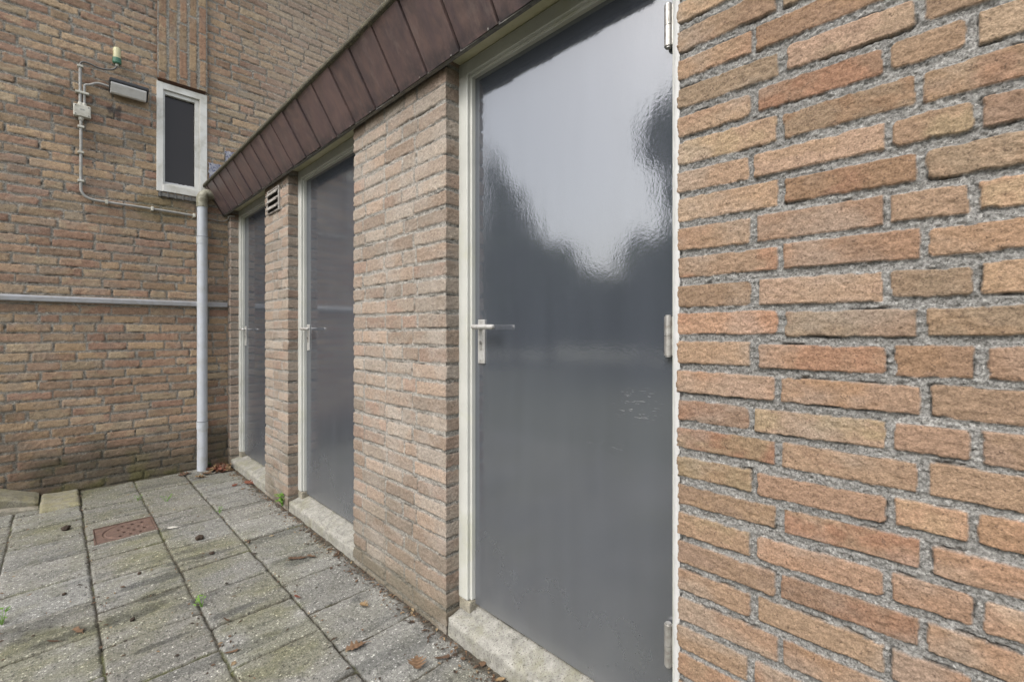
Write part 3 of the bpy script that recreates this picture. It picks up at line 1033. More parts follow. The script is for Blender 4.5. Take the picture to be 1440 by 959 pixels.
# dark drip edge with clips below the tiles
bm = bmesh.new()
q = TB - nout * .002
add_box(bm, q.x - .004, q.x + .012, YN, BY - .01, q.z - .008, q.z + .004, .001)
y = YN + .05
while y < BY - .05:
    add_box(bm, q.x - .0125, q.x + .006, y - .0025, y + .0025, q.z - .0085, q.z + .004, .001)
    y += pitch
bobj('drip_edge', bm, M['lead'], shed)
bm = bmesh.new()
n = 260
prof = [(-.020, -.004), (-.022, .010), (-.016, .024), (.0, .030), (.06, .028), (.06, -.004)]
rings = []
for i in range(n + 1):
    y = YN + (BY - .006 - YN) * i / n
    ring = []
    for j, (dx, dz) in enumerate(prof):
        w = Vector((mnoise.noise(Vector((y * 30, j * 3.1, 1))), 0, mnoise.noise(Vector((y * 30, j * 3.1, 9)))))
        w2 = mnoise.noise(Vector((y * 3, j * .2, 4)))
        a = .0035 if j < 4 else 0
        ring.append(bm.verts.new((TT.x + dx + w.x * a, y, TT.z + dz + w.z * a + w2 * .002)))
    rings.append(ring)
for i in range(n):
    for j in range(len(prof)):
        bm.faces.new((rings[i][j], rings[i][(j + 1) % 6], rings[i + 1][(j + 1) % 6], rings[i + 1][j]))
bm.faces.new(rings[0]); bm.faces.new(rings[-1][::-1])
bobj('roof_edge_trim', bm, M['moss_trim'], shed, None, True)
bm = bmesh.new()
add_box(bm, 1.55, 3.4, YN, BY - .02, -.02, 2.2)
add_box(bm, FX + .02, 1.56, YN - .05, YN + .06, -.02, 2.18)
bobj('rear_wall', bm, M['roofing'], shed)

# ================================================================== FIXTURES
# ---- louvred vent on the narrow pier
vent = thing('vent', 'small grey louvred metal vent high on the narrow brick pier', 'vent', (FX, 3.28, 2.0))
bm = bmesh.new()
vy0, vy1 = 3.165, 3.395; vz1, vz0 = 2.085, 1.925
add_box(bm, FX - .012, FX + .004, vy0, vy0 + .014, vz0, vz1, .002)
add_box(bm, FX - .012, FX + .004, vy1 - .014, vy1, vz0, vz1, .002)
add_box(bm, FX - .0115, FX + .004, vy0 + .013, vy1 - .013, vz0, vz0 + .010, .002)
add_box(bm, FX - .0115, FX + .004, vy0 + .013, vy1 - .013, vz1 - .010, vz1, .002)
bobj('vent_frame', bm, M['vent'], vent)
bm = bmesh.new()
add_box(bm, FX - .002, FX + .003, vy0 + .01, vy1 - .01, vz0 + .008, vz1 - .008)
bobj('backing', bm, M['dark'], vent)
for i in range(3):
    zc = vz1 - .012 - i * .047
    bm = bmesh.new()
    add_prism(bm, [(FX - .003, zc), (FX - .006, zc + .002), (FX - .028, zc - .033), (FX - .024, zc - .036)], 1, vy0 + .014, vy1 - .014)
    bobj('louvre', bm, M['vent'], vent)

# ---- downpipe
PX, PYc, PR = .838, BY - .062, .0365
pipe = thing('downpipe', 'pale grey plastic downpipe standing in the corner against the brick house', 'downpipe', (PX, PYc, 0))
bm = bmesh.new()
ztop = CAMZ + (466 - 283) * (PX + PYc) * .70711 / 640
add_tube(bm, [(PX, PYc, -.01), (PX, PYc, ztop)], PR, 24)
bobj('pipe', bm, M['pvc'], pipe, None, True)
def zpipe(v): return CAMZ + (466 - v) * (PX + PYc) * .70711 / 640
for v in (334, 593):
    z = zpipe(v)
    bm = bmesh.new()
    add_tube(bm, [(PX, PYc, z - .055), (PX, PYc, z - .004)], PR + .0028, 24)
    add_tube(bm, [(PX, PYc, z - .004), (PX, PYc, z + .002)], [PR + .0045, PR + .0045], 24)
    bobj('pipe_collar', bm, M['pvc'], pipe)
    bm = bmesh.new()
    add_tube(bm, [(PX, PYc, z + .002), (PX, PYc, z + .0055)], PR + .0012, 24)
    bobj('seal_ring', bm, M['dark'], pipe)
bm = bmesh.new()
zc = ztop
add_tube(bm, smooth_path([(PX, PYc, zc - .05), (PX, PYc, zc + .012), (PX + .018, PYc + .004, zc + .052), (PX + .065, PYc + .012, zc + .070),
                          (PX + .16, PYc + .012, zc + .074)], 5), PR + .005, 20)
bobj('elbow', bm, M['elbow'], pipe, None, True)
for v in (330, 590):
    bm = bmesh.new()
    add_box(bm, PX - .012, PX + .012, PYc + PR - .004, BY + .006, zpipe(v) - .01, zpipe(v) + .01, .002)
    bobj('bracket', bm, M['steel'], pipe)

# ---- horizontal aluminium rail
bm = bmesh.new()
rz1 = 1.376; rz0 = 1.334
add_prism(bm, [(BY + .004, rz0), (BY - .030, rz0), (BY - .034, rz0 + .006), (BY - .034, rz1 - .012), (BY - .026, rz1), (BY + .004, rz1)], 0, -1.60, 1.024)
o = bobj('wall_rail', bm, M['rail'])
tag(o, 'long grey metal rail running level across the brick house wall behind the downpipe', 'rail')

# ---- lamp, sensor, junction box and conduits
def W(u, v, y): 
    x, z = wall_pt(u, v, y)
    return Vector((x, y, z))
lamp = thing('wall_lamp', 'black wall lamp with a white slanted diffuser beside the narrow window', 'lamp', (.38, BY, 2.9))
lx0, lx1 = wall_pt(153.5, 120, BY - .05)[0], wall_pt(208, 135, BY - .06)[0]
lz1 = 2.964; lz0 = 2.874
bm = bmesh.new()
add_prism(bm, [(BY + .004, lz0 + .02), (BY - .030, lz0 + .006), (BY - .034, lz0 + .014), (BY - .094, lz1 - .030), (BY - .112, lz1 - .030), (BY - .116, lz1 - .022), (BY - .114, lz1 - .004), (BY - .03, lz1 + .014), (BY + .004, lz1 + .014)], 0, lx0, lx1)
bmesh.ops.bevel(bm, geom=bm.edges[:], offset=.003, segments=2, affect='EDGES')
bobj('housing', bm, M['black'], lamp)
bm = bmesh.new()
add_prism(bm, [(BY - .028, lz0 + .002), (BY - .064, lz0 - .006), (BY - .074, lz0 - .002), (BY - .111, lz1 - .040), (BY - .110, lz1 - .031), (BY - .088, lz1 - .031)], 0, lx0 + .006, lx1 - .012)
bmesh.ops.bevel(bm, geom=bm.edges[:], offset=.002, segments=2, affect='EDGES')
bobj('diffuser', bm, M['diffuser'], lamp)

jb = thing('junction_box', 'cream square junction box on the brick wall left of the lamp', 'junction box', tuple(W(115, 166, BY)))
a = W(103, 144, BY - .045); b = W(128, 164.5, BY - .045)
bm = bmesh.new()
jx0, jx1 = a.x, b.x; jz1 = W(103, 145, BY - .04).z; jz0 = W(115, 164.5, BY - .04).z
add_box(bm, jx0 + .002, jx1 - .002, BY - .028, BY + .004, jz0 + .002, jz1 - .002, .004)
bobj('box_base', bm, M['box'], jb)
bm = bmesh.new()
add_box(bm, jx0, jx1, BY - .047, BY - .0275, jz0, jz1, .006, 3)
lid = bobj('box_lid', bm, M['box'], jb)
for x in (jx0 + .012, jx1 - .012):
    for z in (jz0 + .012, jz1 - .012):
        bm = bmesh.new()
        add_tube(bm, [(x, BY - .0475, z), (x, BY - .0455, z)], .0035, 10)
        bobj('lid_screw', bm, M['dark'], lid)
xm, zm = (jx0 + jx1) / 2, (jz0 + jz1) / 2 + .008
for dz in (-.004, 0, .004):
    bm = bmesh.new()
    add_box(bm, xm - .012, xm + .012, BY - .0477, BY - .0468, zm + dz - .0007, zm + dz + .0007)
    bobj('lid_mark', bm, M['conduit'], lid)
for (x, s) in ((jx0 + .036, 1), (jx1 - .034, 1), ((jx0 + jx1) / 2 - .006, -1)):
    z = jz1 if s > 0 else jz0
    bm = bmesh.new()
    add_tube(bm, [(x, BY - .024, z - s * .003), (x, BY - .024, z + s * .012), (x, BY - .024, z + s * .022)], [.0150, .0145, .0115], 14)
    bobj('cable_gland', bm, M['box'], jb)

CY = BY - .024
CR = .0088
def clips(parent, spots, w=.017, horiz=False):
    for p in spots:
        bm = bmesh.new()
        if horiz: add_box(bm, p.x - .008, p.x + .008, CY - .014, BY + .004, p.z - w, p.z + w, .003)
        else: add_box(bm, p.x - w, p.x + w, CY - .014, BY + .004, p.z - .008, p.z + .008, .003)
        bobj('clip', bm, M['box'], parent)

# conduit from the box up towards the sensor
xa = jx0 + .036
c1 = thing('conduit', 'grey conduit rising from the junction box and curling over to the yellow sensor', 'conduit', (xa, BY, jz1))
ztopc = W(111.7, 91, CY).z
bm = bmesh.new()
add_tube(bm, [(xa, CY, jz1 + .01), (xa, CY, ztopc)], CR, 12)
bobj('pipe', bm, M['conduit'], c1, None, True)
bm = bmesh.new()
sx, sz = W(164.5, 92, CY - .02).x, W(164.5, 92, CY - .02).z
pts = [(xa, CY, ztopc - .01), (xa + .003, CY - .004, ztopc + .012), tuple(W(117, 87.5, CY - .006)), tuple(W(125, 89.5, CY - .006)), tuple(W(141, 96.6, CY - .006)),
       tuple(W(155, 98.5, CY - .008)), tuple(W(162, 96.5, CY - .014)), (sx, CY - .018, sz)]
add_tube(bm, smooth_path(pts, 6), .0062, 10)
bobj('cable', bm, M['cable'], c1, None, True)
clips(c1, [Vector((xa, 0, ztopc - .012))], .016)

# conduit from the box to the lamp
xb = jx1 - .034
c2 = thing('conduit', 'short grey conduit bending from the junction box into the wall lamp', 'conduit', (xb, BY, jz1))
zb2 = W(120, 122, CY).z
bm = bmesh.new()
add_tube(bm, smooth_path([(xb, CY, jz1 + .01), (xb, CY, zb2 - .03), (xb + .004, CY, zb2 + .008), (xb + .030, CY, zb2 + .022), tuple(W(138, 117.5, CY)),
                          (lx0 + .004, CY - .004, W(152, 122, CY).z)], 6), CR * .9, 12)
bobj('pipe', bm, M['conduit'], c2, None, True)
zc2 = W(115.6, 131, CY).z
clips(c2, [Vector(((xa + xb) / 2, 0, zc2))], .036)

# conduit running down and then right to the downpipe
xc = (jx0 + jx1) / 2 - .006
c3 = thing('conduit', 'long grey conduit dropping from the junction box and turning towards the downpipe', 'conduit', (xc, BY, jz0))
bm = bmesh.new()
zt3 = jz0 - .01
zb3 = W(114, 256, CY).z
add_tube(bm, smooth_path([(xc, CY, zt3), (xc, CY, (zt3 + zb3) / 2), (xc, CY, zb3), (xc + .004, CY, W(115, 270, CY).z), (xc + .045, CY, W(126, 279.5, CY).z),
                          tuple(W(150, 284.4, CY)), tuple(W(213.6, 293.7, CY)), tuple(W(274, 303.5, CY))], 8), CR, 12)
bobj('pipe', bm, M['conduit'], c3, None, True)
clips(c3, [Vector((xc, 0, W(113, v, CY).z)) for v in (178.5, 214.5, 254.5)], .017)
clips(c3, [W(150, 284.4, CY), W(214, 293.8, CY), W(273, 303.3, CY)], .016, True)

# daylight sensor
sen = thing('light_sensor', 'small yellow capped sensor with green collar above the wall lamp', 'sensor', (sx, CY - .018, sz))
bm = bmesh.new()
y = CY - .018
z82 = W(164, 83, y).z; z68 = W(164, 67.5, y).z
add_tube(bm, [(sx, y, sz - .008), (sx, y, z82 - .034)], .010, 12)
bobj('stem', bm, M['box'], sen, None, True)
bm = bmesh.new()
add_tube(bm, [(sx, y, z82 - .038), (sx, y, z82 - .032), (sx, y, z82 + .002)], [.022, .026, .0255], 18)
bobj('collar', bm, M['green'], sen)
bm = bmesh.new()
add_tube(bm, [(sx, y, z82), (sx, y, z68 - .012), (sx, y, z68 - .003), (sx, y, z68)], [.0225, .0225, .019, .009], 18)
bobj('cap', bm, M['cap'], sen, None, True)

# loose cable under the roof edge, from the downpipe to the last pier
cab = bmesh.new()
add_tube(cab, smooth_path([tuple(W(291, 307, BY - .015)), tuple(W(300, 309, BY - .015)), tuple(W(311, 311.5, BY - .015)), tuple(W(318, 310, BY - .02)),
                           (1.022, BY - .06, 2.080), (1.020, BY - .095, 2.096), (1.06, BY - .11, 2.10)], 6), .0045, 8)
o = bobj('cable', cab, M['conduit'], None, None, True)
tag(o, 'thin loose grey cable sagging from the downpipe to the last pier under the roof edge', 'cable')

# torn blue prints stuck to the wall beside the window
def sheet(corners, label, seed):
    bm = bmesh.new()
    n = 9
    P00, P10, P11, P01 = [W(u, v, BY - .008) for (u, v) in corners]
    rs = random.Random(seed)
    V = [[None] * (n + 1) for _ in range(n + 1)]
    for i in range(n + 1):
        for j in range(n + 1):
            a, b = i / n, j / n
            p = (P00 * (1 - a) + P10 * a) * (1 - b) + (P01 * (1 - a) + P11 * a) * b
            e = (i in (0, n)) or (j in (0, n))
            p = p + Vector((rs.uniform(-1, 1) * (.006 if e else 0), -.004 * abs(mnoise.noise(Vector((a * 3, b * 3, seed)))), rs.uniform(-1, 1) * (.006 if e else 0)))
            V[i][j] = bm.verts.new(p)
    for i in range(n):
        for j in range(n):
            bm.faces.new((V[i][j], V[i + 1][j], V[i + 1][j + 1], V[i][j + 1]))
    r = bmesh.ops.solidify(bm, geom=bm.faces[:], thickness=.0015)
    o = bobj('torn_print', bm, M['sticker'])
    tag(o, label, 'paper', 'torn prints on the house wall')
sheet([(293.5, 229), (317, 234), (317, 262), (294, 256)], 'dark blue torn print touching the right edge of the narrow window', 1)
sheet([(316.5, 212), (336, 216.5), (336, 240), (317, 234)], 'pale blue torn print just above the brown roof edge', 2)

# ================================================================== GROUND THINGS
# drain cover
dr = thing('drain_cover', 'rusty square iron drain cover with round holes set in the paving', 'drain cover', ((GX0 + GX1) / 2, (GY0 + GY1) / 2, 0))
bm = bmesh.new()
nn = 120
Xg, Yg = np.meshgrid(np.linspace(GX0 + .010, GX1 - .010, nn), np.linspace(GY0 + .010, GY1 - .010, nn))
Zg = np.full_like(Xg, -.004)
cxm, cym = (GX0 + GX1) / 2, (GY0 + GY1) / 2
for i in range(3):
    for j in range(4):
        hx = GX0 + .115 + i * .045 + (.02 if j % 2 else 0); hy = GY0 + .055 + j * .052
        d = np.hypot(Xg - hx, Yg - hy)
        Zg -= sstep(.0125, .0095, d) * .022
d = np.abs(np.hypot(Xg - cxm - .03, Yg - cym) - .122)
Zg -= sstep(.006, .003, d) * .005 * (Xg < cxm - .02)
Zg += (fbm(Xg * 60, Yg * 60, 5, 3) - .5) * .002
bm.free()
C = np.ones(Xg.shape + (3,))
me = grid_mesh('plate', np.stack([Xg, Yg, Zg], -1), C)
link('plate', me, M['rust'], dr)
bm = bmesh.new()
for (a, b, c, d2) in ((GX0, GX1, GY0, GY0 + .008), (GX0, GX1, GY1 - .008, GY1), (GX0, GX0 + .008, GY0 + .0082, GY1 - .0082), (GX1 - .008, GX1, GY0 + .0082, GY1 - .0082)):
    add_box(bm, a, b, c, d2, -.03, .0, .001)
bobj('rim', bm, M['rust'], dr)

# lichen-covered kerb: flat slab and tilted stone beside it
bm = bmesh.new()
rough_block(bm, -.078, .110, 4.07, BY - .004, -.03, lambda x, y: .018 + max(0, -x) * .10, .013, .003, 12, 8, .012)
o = bobj('edging_slab', bm, M['kerb'], None, None, True)
tag(o, 'short flat mossy concrete slab against the foot of the house wall', 'slab')
bm = bmesh.new()
rough_block(bm, -1.25, -.084, 4.25, BY - .002, -.03, lambda x, y: .024 + min(.11, max(0, -x - .08) * .40) + (y - 4.25) * .06, .013, .003, 12, 9, .015)
o = bobj('kerb_stone', bm, M['kerb'], None, None, True)
tag(o, 'long tilted yellow lichen kerb stone along the wall at the left', 'kerb')
bm = bmesh.new()
rough_block(bm, -1.2, -.084, 4.175, 4.245, -.03, lambda x, y: .012 + max(0, -x - .1) * .16, .013, .003, 14, 4, .012)
o = bobj('kerb_stone', bm, M['foot'], None, None, True)
tag(o, 'low dark mossy kerb strip in front of the tilted lichen kerb stone', 'kerb')

# ---- leaves
def leaf_mesh(kind, seed):
    rs = random.Random(seed)
    bm = bmesh.new()
    n = 22
    half = []
    for i in range(n + 1):
        f = i / n
        if kind == 'oak':
            env = math.sin(PI * min(1, f * .93 + .05)) ** .8 * (.42 + .25 * f)
            lobe = .55 + .45 * math.cos(f * 2 * PI * 4.2 + .5)
            w = env * (.30 + .70 * lobe)
        elif kind == 'oval':
            w = math.sin(PI * f) ** .8 * .30
        else:
            w = (.12 + .30 * abs(mnoise.noise(Vector((f * 4, seed, 1))))) * math.sin(PI * (f * .9 + .05)) ** .5
        half.append(max(.012, w))
    cu = rs.uniform(.25, .75); tw = rs.uniform(-.9, .9)
    L = []; Mi = []; R = []
    for i, w in enumerate(half):
        f = i / n
        bend = rs.uniform(-.01, .01)
        z0 = .20 * cu * (f - .45) ** 2 * 2
        ang = tw * (f - .5)
        for lst, s in ((L, -1), (Mi, 0), (R, 1)):
            x = s * w * (.85 if s else 1); zz = z0 + abs(s) * w * w * cu * 1.2 + s * w * math.sin(ang) * .6 + (rs.uniform(-.012, .012) if s else 0)
            lst.append(bm.verts.new((x, f - .5, zz + .02)))
    for i in range(n):
        bm.faces.new((L[i], Mi[i], Mi[i + 1], L[i + 1])); bm.faces.new((Mi[i], R[i], R[i + 1], Mi[i + 1]))
    add_tube(bm, [(0, -.5, .03 + .10 * cu), (0, -.62, .02 + .05 * cu), (rs.uniform(-.05, .05), -.74, .01)], .012, 5)
    mnz = min(v.co.z for v in bm.verts)
    for v in bm.verts: v.co.z -= mnz
    me = bpy.data.meshes.new('leaf_' + kind)
    bm.to_mesh(me); bm.free()
    for p in me.polygons: p.use_smooth = True
    return me
LM = {'oak': [leaf_mesh('oak', i) for i in range(3)], 'oval': [leaf_mesh('oval', i + 5) for i in range(3)], 'bit': [leaf_mesh('bit', i + 9) for i in range(4)]}
LMM = {}
def place_leaf(kind, x, y, z, size, rot, mat, label, group=None, tilt=(0, 0), rs=random):
    src = rs.choice(LM[kind])
    key = (src.name, mat.name)
    if key not in LMM:
        c = src.copy(); c.materials.clear(); c.materials.append(mat); LMM[key] = c
    o = bpy.data.objects.new('leaf', LMM[key])
    o.location = (x, y, z); o.scale = (size,) * 3; o.rotation_euler = (tilt[0], tilt[1], rot)
    COL.objects.link(o)
    tag(o, label, 'leaf', group or 'fallen leaves on the paving')
    return o
rs = random.Random(77)
single = [
    (586, 935, 'oak', .075, 2.6, 'dryleaf', 'large curled brown oak leaf on the paving below the near brick pier'),
    (501, 910, 'oak', .070, 1.2, 'dryleaf', 'brown lobed oak leaf lying across the joint left of the near threshold'),
    (512, 852, 'oak', .042, .3, 'paleleaf', 'small straw coloured oak leaf on the slab beside the wide brick pier'),
    (622, 926, 'bit', .055, .9, 'dryleaf', 'thin dark curled leaf stalk on the slab by the near threshold corner'),
    (679, 935, 'oval', .036, 1.9, 'dryleaf', 'pinkish brown leaf tucked under the front of the near threshold'),
    (703, 957, 'oval', .036, .9, 'paleleaf', 'pale leaf at the lower edge under the near threshold'),
    (351, 680, 'oak', .085, .6, 'redleaf', 'red brown leaf on the paving in front of the far threshold'),
    (330, 683, 'oval', .055, 2.2, 'redleaf', 'small reddish leaf left of the red brown leaf by the far threshold'),
    (418, 786, 'bit', .085, 1.0, 'dryleaf', 'dark twiggy leaf scrap on the slab in front of the middle threshold'),
    (438, 783, 'bit', .060, .2, 'dryleaf', 'dark leaf scrap right of the twiggy scrap before the middle threshold'),
    (472, 781, 'bit', .050, 2.0, 'dryleaf', 'brown leaf scrap in the gutter joint by the middle threshold'),
    (282, 672, 'oak', .080, 1.0, 'paleleaf', 'tan leaf standing beside the foot of the downpipe'),
    (260, 668, 'oak', .090, 1.9, 'dryleaf', 'brown curled leaf on the back slab left of the downpipe foot'),
    (291, 667, 'oak', .085, .4, 'dryleaf', 'dark brown leaf on the slab right below the downpipe foot'),
    (318, 842 + 30, 'bit', .030, .4, 'dryleaf', 'tiny brown leaf in the long paving joint'),
    (325, 918, 'bit', .045, 1.1, 'dryleaf', 'small brown scrap at the foot of the long paving joint'),
    (110, 888, 'bit', .06, .3, 'dryleaf', 'wide flat brown scrap in the cross joint at lower left'),
    (75, 903, 'bit', .04, .9, 'dryleaf', 'dark brown scrap in the joint near the left edge'),
    (418, 840, 'bit', .04, .2, 'redleaf', 'small red brown scrap at the slab corner'),
    (243, 743, 'oval', .055, 1.35, 'paleleaf', 'white dry leaf right of the rusty drain cover'),
]
for (u, v, kd, sz, rot, mt, lb) in single:
    gx, gy = ground_pt(u, v)
    if mt == 'paleleaf' and 'white' in lb:
        m = make_leafmat('bleached_leaf', (.55, .53, .48), (.6, .58, .52))
    else: m = M[mt]
    place_leaf(kd, gx, gy, .004, sz, rot, m, lb, None, (rs.uniform(-.15, .15), rs.uniform(-.15, .15)), rs)
for i in range(58):   # drift in the corner by the far threshold
    f = rs.random()
    gx = .86 + rs.random() ** .7 * .15; gy = BY - .03 - rs.random() ** 1.3 * .20 + (gx - .86) * -.35
    place_leaf(rs.choice(['oak', 'oval', 'bit', 'oak']), gx, gy, .004 + rs.random() * .022, rs.uniform(.035, .075), rs.uniform(0, 6.28),
               M[rs.choice(['dryleaf', 'dryleaf', 'redleaf', 'paleleaf'])],
               'dry brown leaf in the drift heaped in the corner between downpipe and far threshold', 'leaves in the corner drift', (rs.uniform(-.6, .6), rs.uniform(-.6, .6)), rs)
# fine litter nobody could count
bm = bmesh.new()
for i in range(1500):
    if rs.random() < .62:
        gx = 1.022 - abs(rs.gauss(0, .035)); gy = rs.uniform(.9, BY)
    else:
        gx = rs.choice([-.188, .112, .413, .712]) + rs.gauss(0, .02); gy = rs.uniform(1.0, BY)
        if rs.random() < .4: gx = rs.uniform(-.6, 1.0)
    a = rs.uniform(0, 6.28); L = rs.uniform(.002, .0085) * (1 if rs.random() < .9 else 1.8); w = L * rs.uniform(.25, .7)
    c, s = math.cos(a), math.sin(a); z = rs.uniform(.002, .005)
    pts = []
    for (px, py, pz) in ((-L, 0, 0), (0, -w, .0015), (L, 0, .001), (0, w, .0025)):
        pts.append((gx + px * c - py * s, gy + px * s + py * c, z + pz + rs.uniform(0, .002)))
    b0 = [bm.verts.new(p) for p in pts]; lo = [bm.verts.new((p[0], p[1], p[2] - .0015)) for p in pts]
    bm.faces.new(b0); bm.faces.new(lo[::-1])
    for k in range(4): bm.faces.new((b0[k], lo[k], lo[(k + 1) % 4], b0[(k + 1) % 4]))
def litter_mat():
    t = NT('leaf_litter')
    r = t.n('ShaderNodeNewGeometry').outputs['Random Per Island']
    return t.out(t.ramp(r, [(0, (.03, .022, .016)), (.5, (.075, .045, .027)), (.8, (.15, .085, .045)), (1, (.25, .19, .11))]), .85)
o = bobj('leaf_litter', bm, litter_mat(), None, (0.5, 2.5, 0))
tag(o, 'fine brown leaf litter scattered along the paving joints and wall foot', 'leaf litter', None, 'stuff')

# dark clods
def clod(u, v, r, label):
    gx, gy = ground_pt(u, v)
    bm = bmesh.new()
    bmesh.ops.create_icosphere(bm, subdivisions=3, radius=1)
    for p in bm.verts:
        q = p.co.copy()
        k = 1 + .45 * mnoise.noise(q * 1.6 + Vector((u, v, 0))) + .25 * mnoise.noise(q * 4)
        p.co = Vector((gx + q.x * r * k, gy + q.y * r * k * 1.1, max(-.004, r * .55 + q.z * r * .75 * k)))
    o = bobj('clod', bm, M['clod'], None, None, True)
    tag(o, label, 'clod', 'dark clods on the paving')
clod(92.5, 745, .019, 'upright dark brown clod on the slab left of the rusty drain cover')
clod(280.5, 758, .018, 'dark brown clod on the slab right of the rusty drain cover')
clod(298, 779, .011, 'small flat dark clod nearer the camera than the one right of the drain')
clod(196, 807, .008, 'small black crumb at the edge of the joint below the drain cover')
clod(186, 872, .008, 'tiny black crumb on the long joint at lower left')
clod(350, 762, .010, 'small dark crumb in the long joint before the middle threshold')
clod(90, 836, .007, 'tiny dark crumb on the second slab from the left edge')

# weeds
def weed(u, v, h, n, label, seed, spread=1.0, wall=None):
    rs = random.Random(seed)
    gx, gy = ground_pt(u, v)
    root = thing('weed', label, 'weed', (gx, gy, 0), 'weeds in the paving joints')
    lf = bmesh.new(); st = bmesh.new()
    for i in range(n):
        a = rs.uniform(0, 6.28); r = h * rs.uniform(.15, .75) * spread; hh = h * rs.uniform(.35, 1)
        tip = Vector((gx + math.cos(a) * r, gy + math.sin(a) * r, hh))
        if tip.x > FX - .01: tip.x = FX - .012
        if tip.y > BY - .02: tip.y = BY - .022
        base = Vector((gx + rs.uniform(-.004, .004), gy + rs.uniform(-.004, .004), -.006))
        add_tube(st, [base, (base + tip) / 2 + Vector((0, 0, h * .12)), tip], [.0011, .0009, .0006], 5)
        for k in range(3):
            L = h * rs.uniform(.22, .42); w = L * .42
            d = Vector((math.cos(a + rs.uniform(-1.3, 1.3)), math.sin(a + rs.uniform(-1.3, 1.3)), rs.uniform(-.2, .5))).normalized()
            sd = d.cross(Vector((0, 0, 1))).normalized()
            p0 = tip - d * L * .1
            vs = [p0, p0 + d * L * .35 + sd * w * .5 + Vector((0, 0, L * .1)), p0 + d * L * .75 + sd * w * .38 + Vector((0, 0, L * .08)), p0 + d * L,
                  p0 + d * L * .75 - sd * w * .38 + Vector((0, 0, L * .08)), p0 + d * L * .35 - sd * w * .5 + Vector((0, 0, L * .1))]
            m1 = p0 + d * L * .5
            V = [lf.verts.new(q) for q in vs]; c = lf.verts.new(m1)
            for q in range(6): lf.faces.new((V[q], V[(q + 1) % 6], c))
    bobj('leaves', lf, M['weed'], root, None, True)
    bobj('stem', st, M['weed'], root, None, True)
weed(283, 656, .055, 14, 'bright green weed at the foot of the downpipe', 1)
weed(398, 712, .085, 16, 'taller green weed growing at the foot of the narrow brick pier', 2, .8)
weed(234, 705, .040, 8, 'small green weed between the slabs behind the drain cover', 3)
weed(194, 703, .035, 6, 'tiny green weed left of the weed behind the drain cover', 4)
weed(284, 853, .040, 8, 'yellow green weed where two slab joints cross in the middle of the paving', 5)
weed(3, 876, .050, 9, 'green weed at the left edge of the paving', 6)
weed(309, 720, .030, 6, 'tiny green weed in the joint in front of the middle threshold', 7)

# ================================================================== TREES ACROSS THE PATH (seen mirrored in the doors)
def leaf_cloud(bm, c, rx, rz, n, size, rs, dens=1.0):
    for i in range(n):
        while True:
            p = Vector((rs.uniform(-1, 1), rs.uniform(-1, 1), rs.uniform(-1, 1)))
            if p.length < 1: break
        k = .55 + .45 * mnoise.noise(p * 2.3 + Vector((c[0], c[1], 0)))
        if p.length > .45 + k * .6: continue
        q = Vector((c[0] + p.x * rx, c[1] + p.y * rx, c[2] + p.z * rz))
        d = Vector((rs.uniform(-1, 1), rs.uniform(-1, 1), rs.uniform(-1, 1))).normalized()
        e = d.cross(Vector((rs.uniform(-1, 1), rs.uniform(-1, 1), .3))).normalized()
        s = size * rs.uniform(.6, 1.3)
        bm.faces.new([bm.verts.new(q + d * s), bm.verts.new(q + e * s * .5), bm.verts.new(q - d * s), bm.verts.new(q - e * s * .5)])

def tree(x, y, h, crowns, label, seed, n=3800, size=.16):
    rs = random.Random(seed)
    t = thing('tree', label, 'tree', (x, y, 0), 'trees across the path')
    bm = bmesh.new()
    add_tube(bm, smooth_path([(x, y, -.04), (x + .08, y, h * .3), (x - .05, y + .05, h * .6), (x, y, h * .92)], 5), [.17 - .14 * i / 15 for i in range(16)], 10)
    for (cx, cy, cz, rx, rz) in crowns:
        add_tube(bm, [(x, y, max(.6, cz - rz * .8)), (x + cx * .6, y + cy * .6, cz - rz * .2), (x + cx, y + cy, cz + rz * .2)], [.07, .045, .015], 7)
    bobj('trunk', bm, M['bark'], t, None, True)
    bm = bmesh.new()
    for (cx, cy, cz, rx, rz) in crowns:
        leaf_cloud(bm, (x + cx, y + cy, cz), rx, rz, int(n * rx * rz / 3), size, rs)
    bobj('crown', bm, M['foliage'], t)

def mirror_pt(u, D):
    t = (u - 720) / 640
    d = Vector((-(1 + t), 1 - t, 0)).normalized()
    return 2 * DX + d.x * D, d.y * D
def mirror_h(u, v, D):
    t = (u - 720) / 640
    return CAMZ + D * 1.41421 * (466 - v) / 640 / math.sqrt(2 + 2 * t * t)

D = 15
x, y = mirror_pt(694, D); h = mirror_h(694, 205, D)
tree(x, y, h, [(0, 0, h * .45, .65, h * .42), (0, 0, h * .75, .45, h * .27)], 'slim tall conifer like tree standing across the path, nearest the house', 1, 5200)
x, y = mirror_pt(728, D + 1); h = mirror_h(728, 245, D + 1)
tree(x, y, h, [(0, 0, h * .5, 1.2, h * .40), (.2, .2, h * .74, .75, h * .26), (-.7, -.3, h * .42, 1.0, h * .34)], 'round leafy tree across the path beside the slim one', 2, 4200)
x, y = mirror_pt(775, D + 2); h = mirror_h(775, 318, D + 2)
tree(x, y, h, [(0, 0, h * .5, 1.5, h * .46), (-.8, -.7, h * .42, 1.2, h * .34)], 'low bushy tree in the gap across the path', 3, 4200)
x, y = mirror_pt(945, D); h = mirror_h(945, 110, D)
tree(x, y, h, [(0, 0, h * .80, 1.15, h * .17), (.3, -.5, h * .60, .7, h * .10), (0, -.4, h * .33, 1.5, h * .25)], 'tall tree with high crown across the path opposite the near door', 4, 4600)
x, y = mirror_pt(985, D); h = mirror_h(985, 60, D)
tree(x, y, h, [(0, 0, h * .65, 1.6, h * .33), (0, -1.2, h * .45, 1.6, h * .3)], 'tallest broad tree across the path beyond the high crowned tree', 5, 3600)
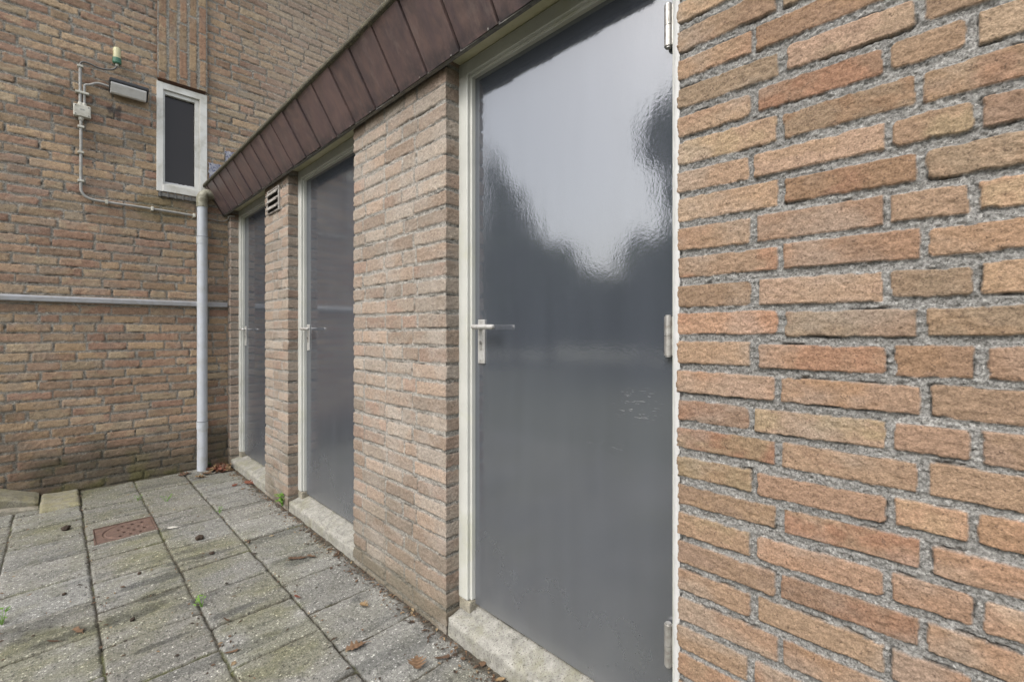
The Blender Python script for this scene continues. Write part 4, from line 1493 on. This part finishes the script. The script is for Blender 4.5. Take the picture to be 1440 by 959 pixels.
x, y = mirror_pt(905, D + 1); h = mirror_h(905, 300, D + 1)
tree(x, y, h, [(0, 0, h * .5, 1.1, h * .45)], 'bushy round shrub tree under the high crowned tree', 6, 4200)
bm = bmesh.new()
rs = random.Random(9)
for i in range(42):
    u = 560 + i * 15
    x, y = mirror_pt(u, D + 3.5)
    hh = mirror_h(u, 372 + rs.uniform(-10, 12), D + 3.5)
    leaf_cloud(bm, (x, y, hh * .5), 1.0, hh * .52, 900, .17, rs)
o = bobj('hedge', bm, M['foliage'])
tag(o, 'long dense green hedge growing across the far side of the path', 'hedge')

# ================================================================== LIGHT, SKY, CAMERA
world = bpy.data.worlds.new('World'); S.world = world
world.use_nodes = True
nt = world.node_tree
bg = nt.nodes['Background']
sky = nt.nodes.new('ShaderNodeTexSky'); sky.sky_type = 'NISHITA'; sky.sun_disc = False
SUN_EL, SUN_AZ = math.radians(48), math.radians(-97)    # azimuth measured from +Y towards +X
sky.sun_elevation = SUN_EL; sky.sun_rotation = SUN_AZ
sky.air_density = 1.0; sky.dust_density = 4.0; sky.ozone_density = .6
hs = nt.nodes.new('ShaderNodeHueSaturation'); hs.inputs['Saturation'].default_value = .34
nt.links.new(sky.outputs[0], hs.inputs['Color'])
nt.links.new(hs.outputs[0], bg.inputs['Color'])
bg.inputs['Strength'].default_value = .15

sd = bpy.data.lights.new('sun', 'SUN'); sd.energy = .75; sd.angle = math.radians(24); sd.color = (1, .97, .92)
so = bpy.data.objects.new('sun', sd); COL.objects.link(so)
dirv = Vector((math.sin(SUN_AZ) * math.cos(SUN_EL), math.cos(SUN_AZ) * math.cos(SUN_EL), math.sin(SUN_EL)))
so.rotation_euler = (-dirv).to_track_quat('-Z', 'Y').to_euler()
so.location = dirv * 20

cd = bpy.data.cameras.new('camera'); cam = bpy.data.objects.new('camera', cd); COL.objects.link(cam)
cd.sensor_width = 36; cd.sensor_fit = 'HORIZONTAL'; cd.lens = 16.0
cd.shift_y = -13.5 / 1440
cd.clip_start = .02; cd.clip_end = 600
cam.location = (0, 0, CAMZ)
cam.rotation_euler = (PI / 2, 0, -PI / 4)
S.camera = cam

S.view_settings.view_transform = 'Standard'
S.view_settings.look = 'None'
S.view_settings.gamma = 1
S.view_settings.use_curve_mapping = False
S.view_settings.exposure = 1.15
S.cycles.max_bounces = 6
S.cycles.diffuse_bounces = 2
